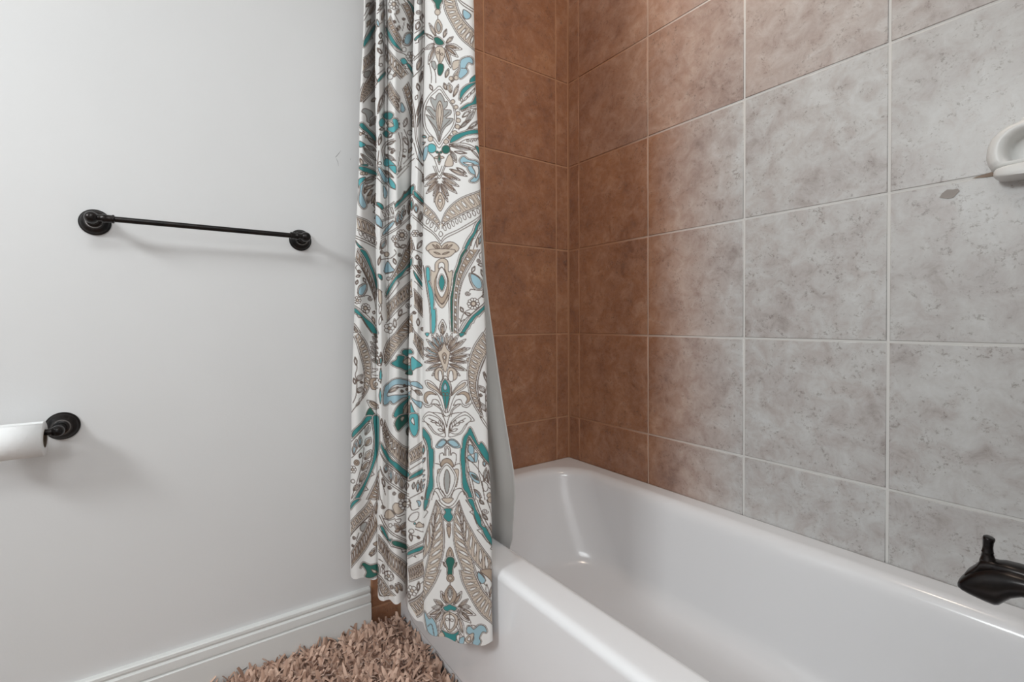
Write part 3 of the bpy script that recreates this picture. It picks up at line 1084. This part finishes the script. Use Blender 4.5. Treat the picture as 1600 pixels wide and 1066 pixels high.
bH9 130,0 230,180 320,370 375,600 | 110,110 210,270 290,430 360,640
kT 160,0 230,20 290,120 310,190 340,260 380,400 380,520 330,330 290,230 230,110
o 110,150 230,310 330,540 370,760
cB 140,520 160,480 240,440 240,500 190,580 140,570
c- 125,530 150,460 250,430 255,520 200,595 140,600
z 290,625 32,0
o 210,600 250,585 300,600
z 150,280 26,0
o 130,200 110,240 160,310
vW40 240,420 200,360
vW34 110,350 165,330
vW34 110,450 130,390
q9 230,750 55,0
q7 120,650 40,0
vW40 330,820 350,780
vG44 350,940 310,850
dW 250,790 24,0
kT 75,750 130,780 220,870 330,960 390,1066 320,1066 250,980 180,870 90,810
o 90,720 220,810 370,970
a 110,830 130,870 180,870 240,980 260,1000 300,1066
bG3 70,960 150,1066 | 60,1000 100,1066
z 450,30 28,0
dG 510,60 30,0
o 560,110 620,50 600,0
o 420,130 560,110
z 665,65 28,0
cB 480,290 520,150 570,220 600,270
vW40 620,190 590,110
o 490,310 600,285
dW 530,370 22,0
vG40 400,200 430,80
bH7 740,0 690,140 560,380 | 840,0 760,170 600,400
kT 830,110 830,200 760,250 700,340 620,400 500,600 520,500 620,350 740,240
o 830,240 760,270 800,285 660,400 660,440 500,640
bG9 500,710 620,590 830,400 | 500,900 620,750 830,580
o 490,930 830,600
vW50 660,850 700,760
o 590,950 680,850 760,800
z 780,715 38,0
vW50 610,1000 600,880
q5 530,1000 50,0
bH4 620,1066 830,830 | 830,1066 830,980
kT 395,310 450,330 450,390 400,350
o 395,500 450,540
kG 400,520 440,540 440,690 400,660
o 400,700 450,900
vW30 410,820 430,700
vW30 410,960 430,840
vW50 900,130 900,70
o 850,0 980,50
vg50 950,240 930,100
kT 850,270 900,340 975,440 970,480 880,380
bH4 860,200 970,370 | 900,200 980,300
o 860,410 980,520
bG5 850,520 970,650 | 850,720 970,850
vW50 900,980 900,880
z 960,1010 28,0
z 850,810 24,0
@544,520
bG14 130,0 220,130 280,330 290,550 240,750 60,1020 | 90,40 150,200 205,420 215,600 200,760 180,860
o 110,330 130,450 110,540 130,640 120,800 80,900
vW60 130,620 190,530
vW60 140,770 190,690
vW40 110,660 90,580
vW40 120,420 100,310
z 180,630 20,0
vg60 400,200 280,110
vg60 400,300 270,220
vg60 400,260 280,170
vg60 400,350 300,340
vg60 390,120 310,40
vE40 390,60 330,0
vE40 400,400 350,300
cH 280,610 320,570 400,575 330,610 340,680 400,700 310,710
o 300,500 400,470
o 310,450 400,455
o 320,530 400,540
dG 370,650 28,0
vG90 400,960 250,860
vH30 400,920 290,870
cE 240,1066 290,950 350,1020 370,1066
vt40 430,420 430,240
vt30 430,640 430,440
dW 420,310 15,0
dW 415,400 15,0
dW 420,600 15,0
vt30 425,900 425,700
bG8 620,0 530,90 480,220 465,370 | 790,0 640,180 480,400
cT 690,240 720,210 810,220 835,270 780,280 740,300 700,270
cT 560,380 620,340 640,290 720,300 700,370 760,410 820,430 815,470 740,480 680,450 620,430
ct 820,320 880,350 955,410 880,460 825,490
cG 700,370 750,320 800,330 810,390 740,400
dW 780,320 14,0
cE 730,520 770,480 830,490 830,550
cB 470,900 480,700 540,630 600,590 690,590 810,640 810,800 700,830 600,900 560,860 530,890
cW 520,790 560,700 640,660 810,690 810,760 700,790 600,790
vG50 540,750 650,690
z 690,740 22,0
z 720,670 22,0
o 640,700 800,680
dH 750,720 14,0
cB 820,640 900,630 960,680 950,710 830,680
cB 820,830 880,870 955,880 940,960 870,910
vG60 870,740 960,790
o 820,720 880,760
cT 600,1066 620,980 680,900 800,810 810,850 720,930 700,1066
cG 720,1066 730,960 800,880 805,1066
cH 760,1040 780,960 800,940 800,1040
ct 820,900 860,1000 900,1066 820,1066
bG4 850,0 980,120 | 840,110 970,320
@544,650
kT 60,280 70,200 180,90 250,0 330,0 240,90 120,220
kT 330,0 400,0 400,200 390,420 350,560 300,700 240,850 180,1000 130,1066 90,1066 190,890 270,700 330,480 350,250
o 50,330 230,130 290,50
o 310,60 335,250 310,480 240,700 160,890 50,1066
a 300,700 330,735 285,770
a 230,905 255,940 210,960
vB60 150,400 160,250
vB60 100,440 110,300
vg70 230,240 290,80
vH80 230,380 300,260
vG70 220,560 300,420
vH70 180,700 270,560
vG60 150,850 230,700
vG60 70,960 150,870
dH 110,600 36,0
d- 110,600 16,0
vW40 150,540 170,470
q6 60,690 38,0
d- 65,840 24,0
o 210,400 180,620 100,900 50,1050
o 50,540 210,370
vB50 70,500 90,360
bH6 250,1066 330,880 400,700 | 400,1066 400,980 400,900
kT 420,330 480,420 490,410 560,540 640,600 780,720 790,800 700,740 600,650 500,530 430,400
bG11 480,50 560,230 680,360 790,420 | 450,130 500,350 610,520 790,670
vW34 440,120 440,20
vW30 500,260 550,240
vW30 530,330 590,330
vW30 580,410 640,400
o 410,450 520,600 790,820
o 410,475 520,625 790,845
vB60 480,720 500,600
vB60 550,830 550,650
vH70 620,870 620,720
vG80 700,930 690,760
vH60 760,960 760,840
o 410,640 500,800 790,1010
o 410,670 500,830 790,1040
z 530,900 28,0
dH 690,1020 40,0
d- 690,1020 18,0
vW40 470,900 440,780
z 590,980 28,0
o 430,800 480,1000
cE 610,90 640,20 700,-20 790,-20 770,60 700,140 650,185 620,130
cG 680,30 700,0 730,10 700,60
kt 800,0 900,-20 910,80 900,200 850,270 800,160
cW 820,70 850,30 860,120
vH40 770,240 780,130
bG5 790,480 960,330 | 800,620 960,500
o 800,700 970,560
kT 800,790 880,720 975,660 970,710 870,780 800,820
o 790,850 980,720
vg30 830,950 840,860
vB50 880,980 890,830
vg40 930,960 940,800
o 800,1066 980,940
z 950,1040 24,0
@544,780
kT 30,110 60,40 120,0 160,0 90,70 40,130
bG8 40,300 200,130 280,0 | 40,440 200,260 330,100
cg 165,370 190,310 240,290 235,370 190,410
o 30,480 300,180
z 90,490 26,0
z 70,590 20,0
o 120,530 150,430
vH60 350,180 370,0
bH12 310,110 250,330 150,530 40,700 | 390,310 260,580 140,750 40,860
vH60 300,720 370,600
vH50 280,700 350,650
cH 330,560 380,530 380,590
cE 160,880 200,810 290,830 385,830 385,960 230,990 245,920 190,850
vG30 310,880 380,940
cG 470,210 490,140 540,120 600,200 560,230 500,240
o 460,240 520,255 610,240
cG 570,80 620,40 700,90 710,150 650,190 600,160
o 560,120 640,215 720,190
q9 730,60 70,0
z 450,90 28,0
dW 545,320 24,0
o 570,325 660,330
o 460,110 430,0
vH60 680,390 600,300
vH60 680,390 740,290
vH60 690,400 740,470
vH50 670,380 610,410
c- 610,260 680,250 660,300
kT 420,330 460,360 520,490 560,500 590,540 500,500 440,400
kE 570,530 640,530 770,600 770,650 690,620 600,580
a 430,400 540,560 560,590 690,640 700,680 770,660
o 410,200 480,350 600,460 770,560
o 430,190 500,340 610,440 770,540
bG11 400,460 500,600 620,720 770,850 | 400,640 500,800 620,930 740,1066
vW40 450,900 440,830
vW30 440,960 450,890
o 400,760 440,800
q5 520,980 50,0
cB 870,30 920,20 930,60 900,100 890,60
o 800,20 820,150 900,120
cW 790,270 820,200 900,170 890,250 830,300
dt 855,320 14,0
cG 870,360 910,290 970,340
o 860,390 960,410
dW 820,420 28,0
z 905,485 22,0
vW40 820,550 810,440
o 830,470 880,480
kT 780,690 860,640 960,590 950,640 860,690 780,730
a 780,770 840,730 880,745 860,720 970,660
o 780,640 980,510
o 780,660 980,530
bG7 780,900 960,780 | 790,1060 980,950
@544,870
vH50 640,470 620,340
vH60 700,450 650,330
vG60 590,400 540,370
c- 480,190 560,180 600,260 560,300 500,300 470,230
bG6 380,210 470,370 600,500 | 385,330 420,480 460,530
q6 830,440 52,0
vW40 900,430 910,310
o 930,340 960,310
bG5 790,620 900,520 970,440 | 870,750 960,680 980,600
o 780,590 970,430
vW40 790,560 790,480
"""

PE = 1.35
def catmull(T, n):
    """smooth rows of knots; n[i] samples between knots i and i+1"""
    T = np.array(T, float); out = []
    P = np.vstack([2*T[0]-T[1], T, 2*T[-1]-T[-2]])
    for i in range(len(T)-1):
        p0, p1, p2, p3 = P[i], P[i+1], P[i+2], P[i+3]
        for k in range(n[i]):
            t = k/n[i]
            out.append(.5*((2*p1)+(-p0+p2)*t+(2*p0-5*p1+4*p2-p3)*t*t+(-p0+3*p1-3*p2+p3)*t**3))
    out.append(T[-1]); return np.array(out)
CLOTH_ZT, CLOTH_ZB = 3.6, -1.95

# the print of the curtain: drawn as ink on a flat canvas, then carried by the threads (vertices) of the cloth
PX0, PY0, PS = 538, 0, 3
CW, CH = (792-PX0)*PS, 1012*PS
INK = {'T': (66, 142, 142), 't': (96, 178, 184), 'B': (164, 196, 208), 'G': (208, 194, 180), 'H': (182, 163, 146), 'W': (238, 236, 234),
       'g': (172, 172, 170), 'E': (52, 108, 98), 'K': (96, 80, 72)}
canvas = np.empty((CH, CW, 3), np.float32); canvas[:] = (238, 236, 234)
clip = [0, CW]
def spline(P, closed, seg=6):
    P = np.array(P, float)
    if len(P) < 3: return P
    n_ = len(P); out = []
    rng = range(n_) if closed else range(n_-1)
    for i in rng:
        if closed: p0, p1, p2, p3 = P[i-1], P[i], P[(i+1) % n_], P[(i+2) % n_]
        else: p0, p1, p2, p3 = P[max(i-1, 0)], P[i], P[i+1], P[min(i+2, n_-1)]
        for k in range(seg):
            t = k/seg; out.append(.5*((2*p1)+(-p0+p2)*t+(2*p0-5*p1+4*p2-p3)*t*t+(-p0+3*p1-3*p2+p3)*t**3))
    out.append(P[0] if closed else P[-1]); return np.array(out)
def fill(P, col, a=1.0):
    x0, x1 = max(clip[0], int(P[:, 0].min())-1), min(clip[1], int(P[:, 0].max())+2)
    y0_, y1_ = max(0, int(P[:, 1].min())-1), min(CH, int(P[:, 1].max())+2)
    if x1 <= x0 or y1_ <= y0_: return
    gx = np.arange(x0, x1)+.5; gy = np.arange(y0_, y1_)+.5
    ins = np.zeros((len(gy), len(gx)), bool)
    Q = np.roll(P, -1, 0)
    for (ax, ay), (bx, by) in zip(P, Q):
        if ay == by: continue
        lo, hi = min(ay, by), max(ay, by)
        r = np.nonzero((gy >= lo) & (gy < hi))[0]
        if len(r) == 0: continue
        xi = ax+(gy[r]-ay)*(bx-ax)/(by-ay)
        ins[r] ^= gx[None, :] > xi[:, None]
    reg = canvas[y0_:y1_, x0:x1]; reg[ins] = reg[ins]*(1-a)+np.array(col, np.float32)*a
def stroke(P, wd, col):
    h = wd/2
    for (ax, ay), (bx, by) in zip(P[:-1], P[1:]):
        x0, x1 = max(clip[0], int(min(ax, bx)-h-1)), min(clip[1], int(max(ax, bx)+h+2))
        y0_, y1_ = max(0, int(min(ay, by)-h-1)), min(CH, int(max(ay, by)+h+2))
        if x1 <= x0 or y1_ <= y0_: continue
        gx = np.arange(x0, x1)[None, :]+.5; gy = np.arange(y0_, y1_)[:, None]+.5
        dx, dy = bx-ax, by-ay; L2 = dx*dx+dy*dy+1e-9
        t = np.clip(((gx-ax)*dx+(gy-ay)*dy)/L2, 0, 1)
        d = np.hypot(gx-ax-t*dx, gy-ay-t*dy)
        m_ = np.clip(h+.5-d, 0, 1)[..., None]
        reg = canvas[y0_:y1_, x0:x1]; reg += (np.array(col, np.float32)-reg)*m_
LW = 3.7
LINE = (108, 92, 84)
AX = [(0, 685.3), (65, 687), (200, 688), (330, 689), (440, 691.5), (520, 695), (585, 696), (700, 699), (800, 701.5), (850, 702), (950, 703.2), (1020, 704)]
def mirror(P):
    ax = np.interp(P[:, 1], [a_[0] for a_ in AX], [a_[1] for a_ in AX])
    Q = P.copy(); Q[:, 0] = ax-(P[:, 0]-ax)*.84; return Q
def cv(P): return (P-np.array([PX0, PY0]))*PS
def leaf_shape(a_, b_, wd):
    d = b_-a_; L = np.hypot(*d)+1e-6; nrm = np.array([-d[1], d[0]])/L
    return np.array([a_, a_+d*.25+nrm*wd*.36, a_+d*.55+nrm*wd*.5, a_+d*.82+nrm*wd*.26, b_, a_+d*.82-nrm*wd*.26, a_+d*.55-nrm*wd*.5, a_+d*.25-nrm*wd*.36])
def draw_print(text):
    ox = oy = 0.0; Z = 8.2
    for line in text.strip().splitlines():
        if line[0] == '@':
            ox, oy = map(float, line[1:].split(','))
            clip[:] = [0, int((662.5-PX0)*PS)] if ox < 600 else [int((661-PX0)*PS), CW]
            continue
        head, _, rest = line.partition(' ')
        c, col, num, mir, mcol = head[0], None, '', False, None
        for i_, ch in enumerate(head[1:]):
            if ch == 'm': mir = True
            elif ch.isdigit(): num += ch
            elif ch == '-' : pass
            elif mir and mcol is None and i_ and col: mcol = ch
            else: col = ch
        groups = [np.array([[float(q_) for q_ in p_.split(',')] for p_ in g_.split()])*[1, 1]/Z+[ox, oy] for g_ in rest.split('|')]
        raw = np.array([float(q_) for q_ in rest.split('|')[0].split()[-1].split(',')])
        num = float(num) if num else None
        for k in range(2 if mir else 1):
            G = [mirror(g_) for g_ in groups] if k else groups
            cc = INK.get((mcol or col) if k else col)
            P = G[0]
            if c in 'ck':
                Q = cv(spline(P, True) if c == 'c' else np.vstack([P, P[:1]]))
                if c == 'k': Q = cv(spline(P, True, 3))
                if cc and (mcol or col) in 'TtBE' and len(P) > 5:      # coloured shapes sit inside a pale second outline
                    stroke(Q, LW*3.2, LINE); stroke(Q, LW*2.0, INK['W'])
                if cc: fill(Q, cc)
                stroke(Q, LW*.9, LINE)
            elif c in 'oa':
                stroke(cv(spline(P, False) if c == 'o' else P), LW, LINE)
            elif c == 'v':
                wd = (num or 40)/Z
                Q = cv(spline(leaf_shape(P[0], P[1], wd), True, 4)); fill(Q, INK['W'] if wd > 4.0 else (cc or INK['W'])); stroke(Q, LW*.9, LINE)
                if wd > 4.0:
                    dd = P[1]-P[0]
                    Q = cv(spline(leaf_shape(P[0]+dd*.08, P[0]+dd*.84, wd*.52), True, 4)); fill(Q, cc or INK['W']); stroke(Q, LW*.7, LINE)
                    if wd > 6.5: stroke(cv(np.array([P[0]+dd*.1, P[0]+dd*.66])), LW*.6, LINE)
            elif c == 'd':
                r_ = raw[0]/Z if len(raw) else 3
                ce = G[0][0]; rr = r_
                th = np.linspace(0, 2*np.pi, 17)
                Q = cv(np.stack([ce[0]+rr*np.cos(th), ce[1]+rr*np.sin(th)], 1))
                if cc: fill(Q, cc)
                stroke(Q, LW*.9, LINE)
            elif c == 'z':
                rr = raw[0]/Z; ce = G[0][0]; th = np.linspace(0, 3.6*np.pi, 26)
                r_ = rr*(1-th/(4.2*np.pi)); stroke(cv(np.stack([ce[0]+r_*np.cos(th), ce[1]+r_*np.sin(th)], 1)), LW, LINE)
            elif c == 'e':
                th = np.linspace(0, 2*np.pi, 15); ce = P[0]
                x_, y_ = 17/Z*np.cos(th), 36/Z*np.sin(th); an = .32*(-1 if ce[0] > 690 or ce[0] < 600 else 1)
                Q = cv(np.stack([ce[0]+x_*math.cos(an)-y_*math.sin(an), ce[1]+x_*math.sin(an)+y_*math.cos(an)], 1)); fill(Q, INK['W']); stroke(Q, LW*.85, LINE)
            elif c == 'q':
                rr = raw[0]/Z; ce = G[0][0]; n_ = int(num or 8); pr = rr*math.sin(math.pi/n_)*.95
                th = np.linspace(0, 2*np.pi, 13)
                for j in range(n_):
                    a_ = 2*math.pi*j/n_; cx_, cy_ = ce[0]+rr*.8*math.cos(a_), ce[1]+rr*.8*math.sin(a_)
                    Q = cv(np.stack([cx_+pr*np.cos(th), cy_+pr*np.sin(th)], 1)); fill(Q, INK['W']); stroke(Q, LW*.9, LINE)
                Q = cv(np.stack([ce[0]+rr*.42*np.cos(th), ce[1]+rr*.42*np.sin(th)], 1)); fill(Q, INK['G']); stroke(Q, LW*.9, LINE)
            elif c == 'r':
                Q = spline(P, False, 8); tg = np.gradient(Q, axis=0); nr = np.stack([-tg[:, 1], tg[:, 0]], 1); nr /= np.hypot(nr[:, 0], nr[:, 1])[:, None]+1e-6
                wd = (num or 34)/Z
                s_ = np.concatenate([[0], np.cumsum(np.hypot(*np.diff(Q, axis=0).T))])
                saw = .75+.45*((s_ % 13)/13)
                A_, B_ = Q+nr*wd*.5, Q-nr*(wd*.5*saw)[:, None]
                pl = cv(np.vstack([A_, B_[::-1]])); fill(pl, cc or INK['T']); stroke(cv(A_), LW, LINE); stroke(cv(B_), LW, LINE)
                stroke(cv(Q+nr*(wd*.5+1.3)), 3.2, INK['W']); stroke(cv(Q+nr*(wd*.5+2.4)), LW*.8, LINE)
                s2 = .95+.9*((s_ % 13)/13)**2
                stroke(cv(Q-nr*(wd*.5*s2+1.4)[:, None]), LW*.8, LINE)
            elif c == 'b':
                A_, B_ = spline(G[0], False, 10), spline(G[1], False, 10)
                def even(L_, n_):
                    s_ = np.concatenate([[0], np.cumsum(np.hypot(*np.diff(L_, axis=0).T))]); u_ = np.linspace(0, s_[-1], n_)
                    return np.stack([np.interp(u_, s_, L_[:, 0]), np.interp(u_, s_, L_[:, 1])], 1)
                N_ = 120; A2, B2 = even(A_, N_), even(B_, N_)
                fill(cv(np.vstack([A2, B2[::-1]])), cc or INK['G'])
                n_ = int(num or 8)
                for j in range(n_):
                    i0 = int((j+.15)/n_*(N_-1)); i1 = min(N_-1, int((j+.95)/n_*(N_-1)))
                    im = (i0+i1)//2
                    p_, q_ = A2[i0], B2[i1]
                    d = q_-p_
                    lf = leaf_shape(p_+d*.12, p_+d*.80, max(1.2, .40*np.hypot(*(A2[i1]-A2[i0]))))
                    ql = cv(spline(lf, True, 4)); fill(ql, INK['W']); stroke(ql, LW*.62, LINE)
                    for off in (-.28, .30):
                        i3 = int(np.clip(i0+off*(i1-i0)*1.3, 0, N_-1)); i4 = int(np.clip(i1+off*(i1-i0)*1.3, 0, N_-1))
                        stroke(cv(np.array([A2[i3], A2[i3]*.4+B2[i4]*.6+.6, B2[i4]])), LW*.5, LINE)
                for L_, o_ in ((A2, B2), (B2, A2)):
                    out = L_-o_; out /= np.hypot(out[:, 0], out[:, 1])[:, None]+1e-6
                    stroke(cv(L_), LW, LINE); stroke(cv(L_+out*1.1), 3.0, INK['W']); stroke(cv(L_+out*2.1), LW*.85, LINE)
draw_print(PRINT)
inkl = canvas/255.0
inkl = np.where(inkl > .04045, ((inkl+.055)/1.055)**2.4, inkl/12.92).astype(np.float32)

def cloth_sheet():
    T = np.array(CLOTH)
    nseg = [max(4, int(max(abs(T[i+1, 5]-T[i, 5]), np.hypot(T[i+1, 2]-T[i, 2], T[i+1, 3]-T[i, 3])*150)/.85)) for i in range(len(T)-1)]
    K = catmull(T, nseg)
    NV = 1500
    t = np.concatenate([np.linspace(0, .10, 20)[:-1], np.linspace(.10, 1, NV)])
    lam = (1-(1-t)**PE)[:, None]
    X = K[None, :, 0]*(1-lam)+K[None, :, 2]*lam; Y = K[None, :, 1]*(1-lam)+K[None, :, 3]*lam
    # small soft wrinkles, strongest low down, and a wavering hem
    c = np.arange(K.shape[0])[None, :]/K.shape[0]; tt = t[:, None]
    wr_ = .006*np.sin(c*60+tt*9)*np.sin(tt*17+c*20)*tt+.004*np.sin(c*23-tt*31)
    Y = Y+wr_
    Z = CLOTH_ZT+(CLOTH_ZB-CLOTH_ZT)*tt+0*X
    Z = Z+tt**30*.018*np.sin(c*55)*np.sin(c*21+1)
    cx = K[None, :, 4]*(1-lam)+K[None, :, 5]*lam
    y0_, ym, y1_ = K[None, :, 6], K[None, :, 7], K[None, :, 8]
    cy = y0_*(1-3*tt+2*tt*tt)+ym*(4*tt-4*tt*tt)+y1_*(2*tt*tt-tt)
    cy = np.where(cy < 0, -cy, cy)
    fx = np.clip((cx-PX0)*PS-.5, 0, CW-2.001); fy = np.clip((cy-PY0)*PS-.5, 0, CH-2.001)
    ix, iy = fx.astype(int), fy.astype(int); ax, ay = (fx-ix)[..., None], (fy-iy)[..., None]
    colr = inkl[iy, ix]*(1-ax)*(1-ay)+inkl[iy, ix+1]*ax*(1-ay)+inkl[iy+1, ix]*(1-ax)*ay+inkl[iy+1, ix+1]*ax*ay
    nr_, nc_ = X.shape
    V = np.stack([X*U, Y*U, (Z+FZ)*U], -1).reshape(-1, 3).astype(np.float32)
    idx = np.arange(nr_*nc_).reshape(nr_, nc_)
    F = np.stack([idx[:-1, :-1], idx[:-1, 1:], idx[1:, 1:], idx[1:, :-1]], -1).reshape(-1, 4)
    me = bpy.data.meshes.new('shower_curtain')
    me.vertices.add(len(V)); me.vertices.foreach_set('co', V.ravel())
    me.loops.add(F.size); me.loops.foreach_set('vertex_index', F.ravel().astype(np.int32))
    me.polygons.add(len(F)); me.polygons.foreach_set('loop_start', np.arange(0, F.size, 4, dtype=np.int32))
    me.polygons.foreach_set('use_smooth', np.ones(len(F), bool))
    me.update()
    at_ = me.color_attributes.new('print_ink', 'FLOAT_COLOR', 'POINT')
    rg_ = np.ones((nr_*nc_, 4), np.float32); rg_[:, :3] = colr.reshape(-1, 3); at_.data.foreach_set('color', rg_.ravel())
    return me, K
sc = thing('shower_curtain', 'white cotton shower curtain printed with teal and taupe paisley', 'curtain', W(1, -2.4, CLOTH_ZT))
me, K = cloth_sheet()
link('cloth', me, M['cloth'], sc)
for i in range(6):
    kk = K[int((i+.5)/6*(len(K)-1))]
    p = W(kk[0], -2.30, ZR); bm = bmesh.new()
    vs, fs = [], []
    for a_ in range(28):
        A_ = 2*math.pi*a_/28
        for b_ in range(8):
            B_ = 2*math.pi*b_/8; rr = .021+.0016*math.cos(B_)
            vs.append((p.x+.0016*math.sin(B_), p.y+rr*math.cos(A_), p.z-.008+rr*math.sin(A_)))
    for a_ in range(28):
        for b_ in range(8): fs.append((a_*8+b_, a_*8+(b_+1) % 8, ((a_+1) % 28)*8+(b_+1) % 8, ((a_+1) % 28)*8+b_))
    fixed('curtain_ring', (vs, fs), M['chrome'], sc)

ln = []
NL, ML = 90, 60
for j in range(ML+1):
    t = j/ML; z = 3.6+(-1.86-3.6)*t
    yb = np.interp(z, [-1.86, -1.5, -1.0, .5, 3.6], [-1.80, -1.865, -1.925, -2.07, -2.19])
    xr = np.interp(z, [-1.86, -1.75, -1.5, -1.2, -.95, -.5, .2, .75, 3.6], [1.18, 1.26, 1.415, 1.50, 1.515, 1.45, 1.375, 1.345, 1.25])
    x0 = np.interp(z, [-1.86, -1.5, -1.3, 3.6], [.62, .42, .14, .10])
    row = []
    for i in range(NL+1):
        s = i/NL
        am = .035*(1-.5*t)
        row.append(W(x0+(xr-x0)*s, yb+am*math.sin(s*26+.6*t)*(1-.6*(z < -1.2)), z))
    ln.append(row)
lv, lf = loft(ln, closed=False, cap=(False, False))
lin_o = fixed('shower_liner', (lv, lf), M['liner'])
md = lin_o.modifiers.new('thickness', 'SOLIDIFY'); md.thickness = .0006
tag(lin_o, 'plain grey-white vinyl shower liner hanging inside the tub', 'shower liner')

# ------------------------------------------------------------------ shag bath rug
rug = thing('bath_rug', 'shaggy tan-brown bath rug on the floor beside the tub', 'rug', (.62, -1.12, 0))
bm = bmesh.new(); box(bm, .017, 1.36, -1.50, -.7265, .001, .010, .004, 2)
bmobj('rug_backing', bm, M['card'], rug, smooth=False)
def shag(x0, x1, ya, yb, step):
    rg_ = np.random.RandomState(11)
    gx, gy = np.meshgrid(np.arange(x0, x1, step), np.arange(ya, yb, step)); N_ = gx.size
    bx = gx.ravel()+rg_.uniform(-.5, .5, N_)*step; by = gy.ravel()+rg_.uniform(-.5, .5, N_)*step
    bx = np.clip(bx, x0, x1); by = np.clip(by, ya, yb)
    an = rg_.uniform(0, 2*np.pi, N_); lean = rg_.uniform(.2, 1.15, N_)
    # edge strands lean outwards a little
    Ln = rg_.uniform(.034, .056, N_); wd = rg_.uniform(.0036, .0060, N_)
    curl = rg_.uniform(-.5, 1.1, N_); tw = rg_.uniform(-1.0, 1.0, N_)
    segs = 4; V = np.zeros((N_, segs+1, 3, 3)); 
    px, py, pz = bx.copy(), by.copy(), np.full(N_, .006)
    th = lean*.35
    for k in range(segs+1):
        f = k/segs
        dirx, diry = np.cos(an), np.sin(an); sdx, sdy = -np.sin(an+tw*f), np.cos(an+tw*f)
        ww = wd*(.75+.5*np.sin(np.pi*min(f*1.1, 1)))*(.9 if k == segs else 1)
        for s_, m_ in ((-1, 0), (0, 1), (1, 2)):
            lift = .0022*(1 if s_ == 0 else 0)
            V[:, k, m_, 0] = px+sdx*ww*s_-dirx*lift*np.cos(th); V[:, k, m_, 1] = py+sdy*ww*s_-diry*lift*np.cos(th); V[:, k, m_, 2] = pz+lift*np.sin(th)
        ds = Ln/segs
        px = px+dirx*np.sin(th)*ds; py = py+diry*np.sin(th)*ds; pz = np.maximum(pz+np.cos(th)*ds, .012)
        th = th+lean*.42+curl*.25
    V[..., 0] = np.clip(V[..., 0], .017, None); V[..., 1] = np.minimum(V[..., 1], np.where(V[..., 2] > .046, -2.204*U, -2.176*U))
    V2 = V.reshape(-1, 3)
    base_ = (np.arange(N_)*(segs+1)*3)[:, None, None]
    k_ = np.arange(segs)[None, :, None]; m_ = np.arange(2)[None, None, :]
    a_ = base_+k_*3+m_
    F = np.stack([a_, a_+1, a_+4, a_+3], -1).reshape(-1, 4)
    me = bpy.data.meshes.new('shag_pile')
    me.vertices.add(len(V2)); me.vertices.foreach_set('co', V2.astype(np.float32).ravel())
    me.loops.add(F.size); me.loops.foreach_set('vertex_index', F.ravel().astype(np.int32))
    me.polygons.add(len(F)); me.polygons.foreach_set('loop_start', np.arange(0, F.size, 4, dtype=np.int32))
    me.update()
    tint = rg_.uniform(0, 1, N_); a0, a1 = np.array(lin((172, 136, 116))), np.array(lin((222, 188, 168)))
    cl = a0[None]+(a1-a0)[None]*tint[:, None]
    cc = np.ones((N_, (segs+1)*3, 4), np.float32); cc[:, :, :3] = cl[:, None, :]
    at_ = me.color_attributes.new('strand_tint', 'FLOAT_COLOR', 'POINT'); at_.data.foreach_set('color', cc.ravel())
    return me
o = link('shag_pile', shag(.019, 1.35, -1.49, -.732, .0080), M['pile'], rug)
o['kind'] = 'stuff'
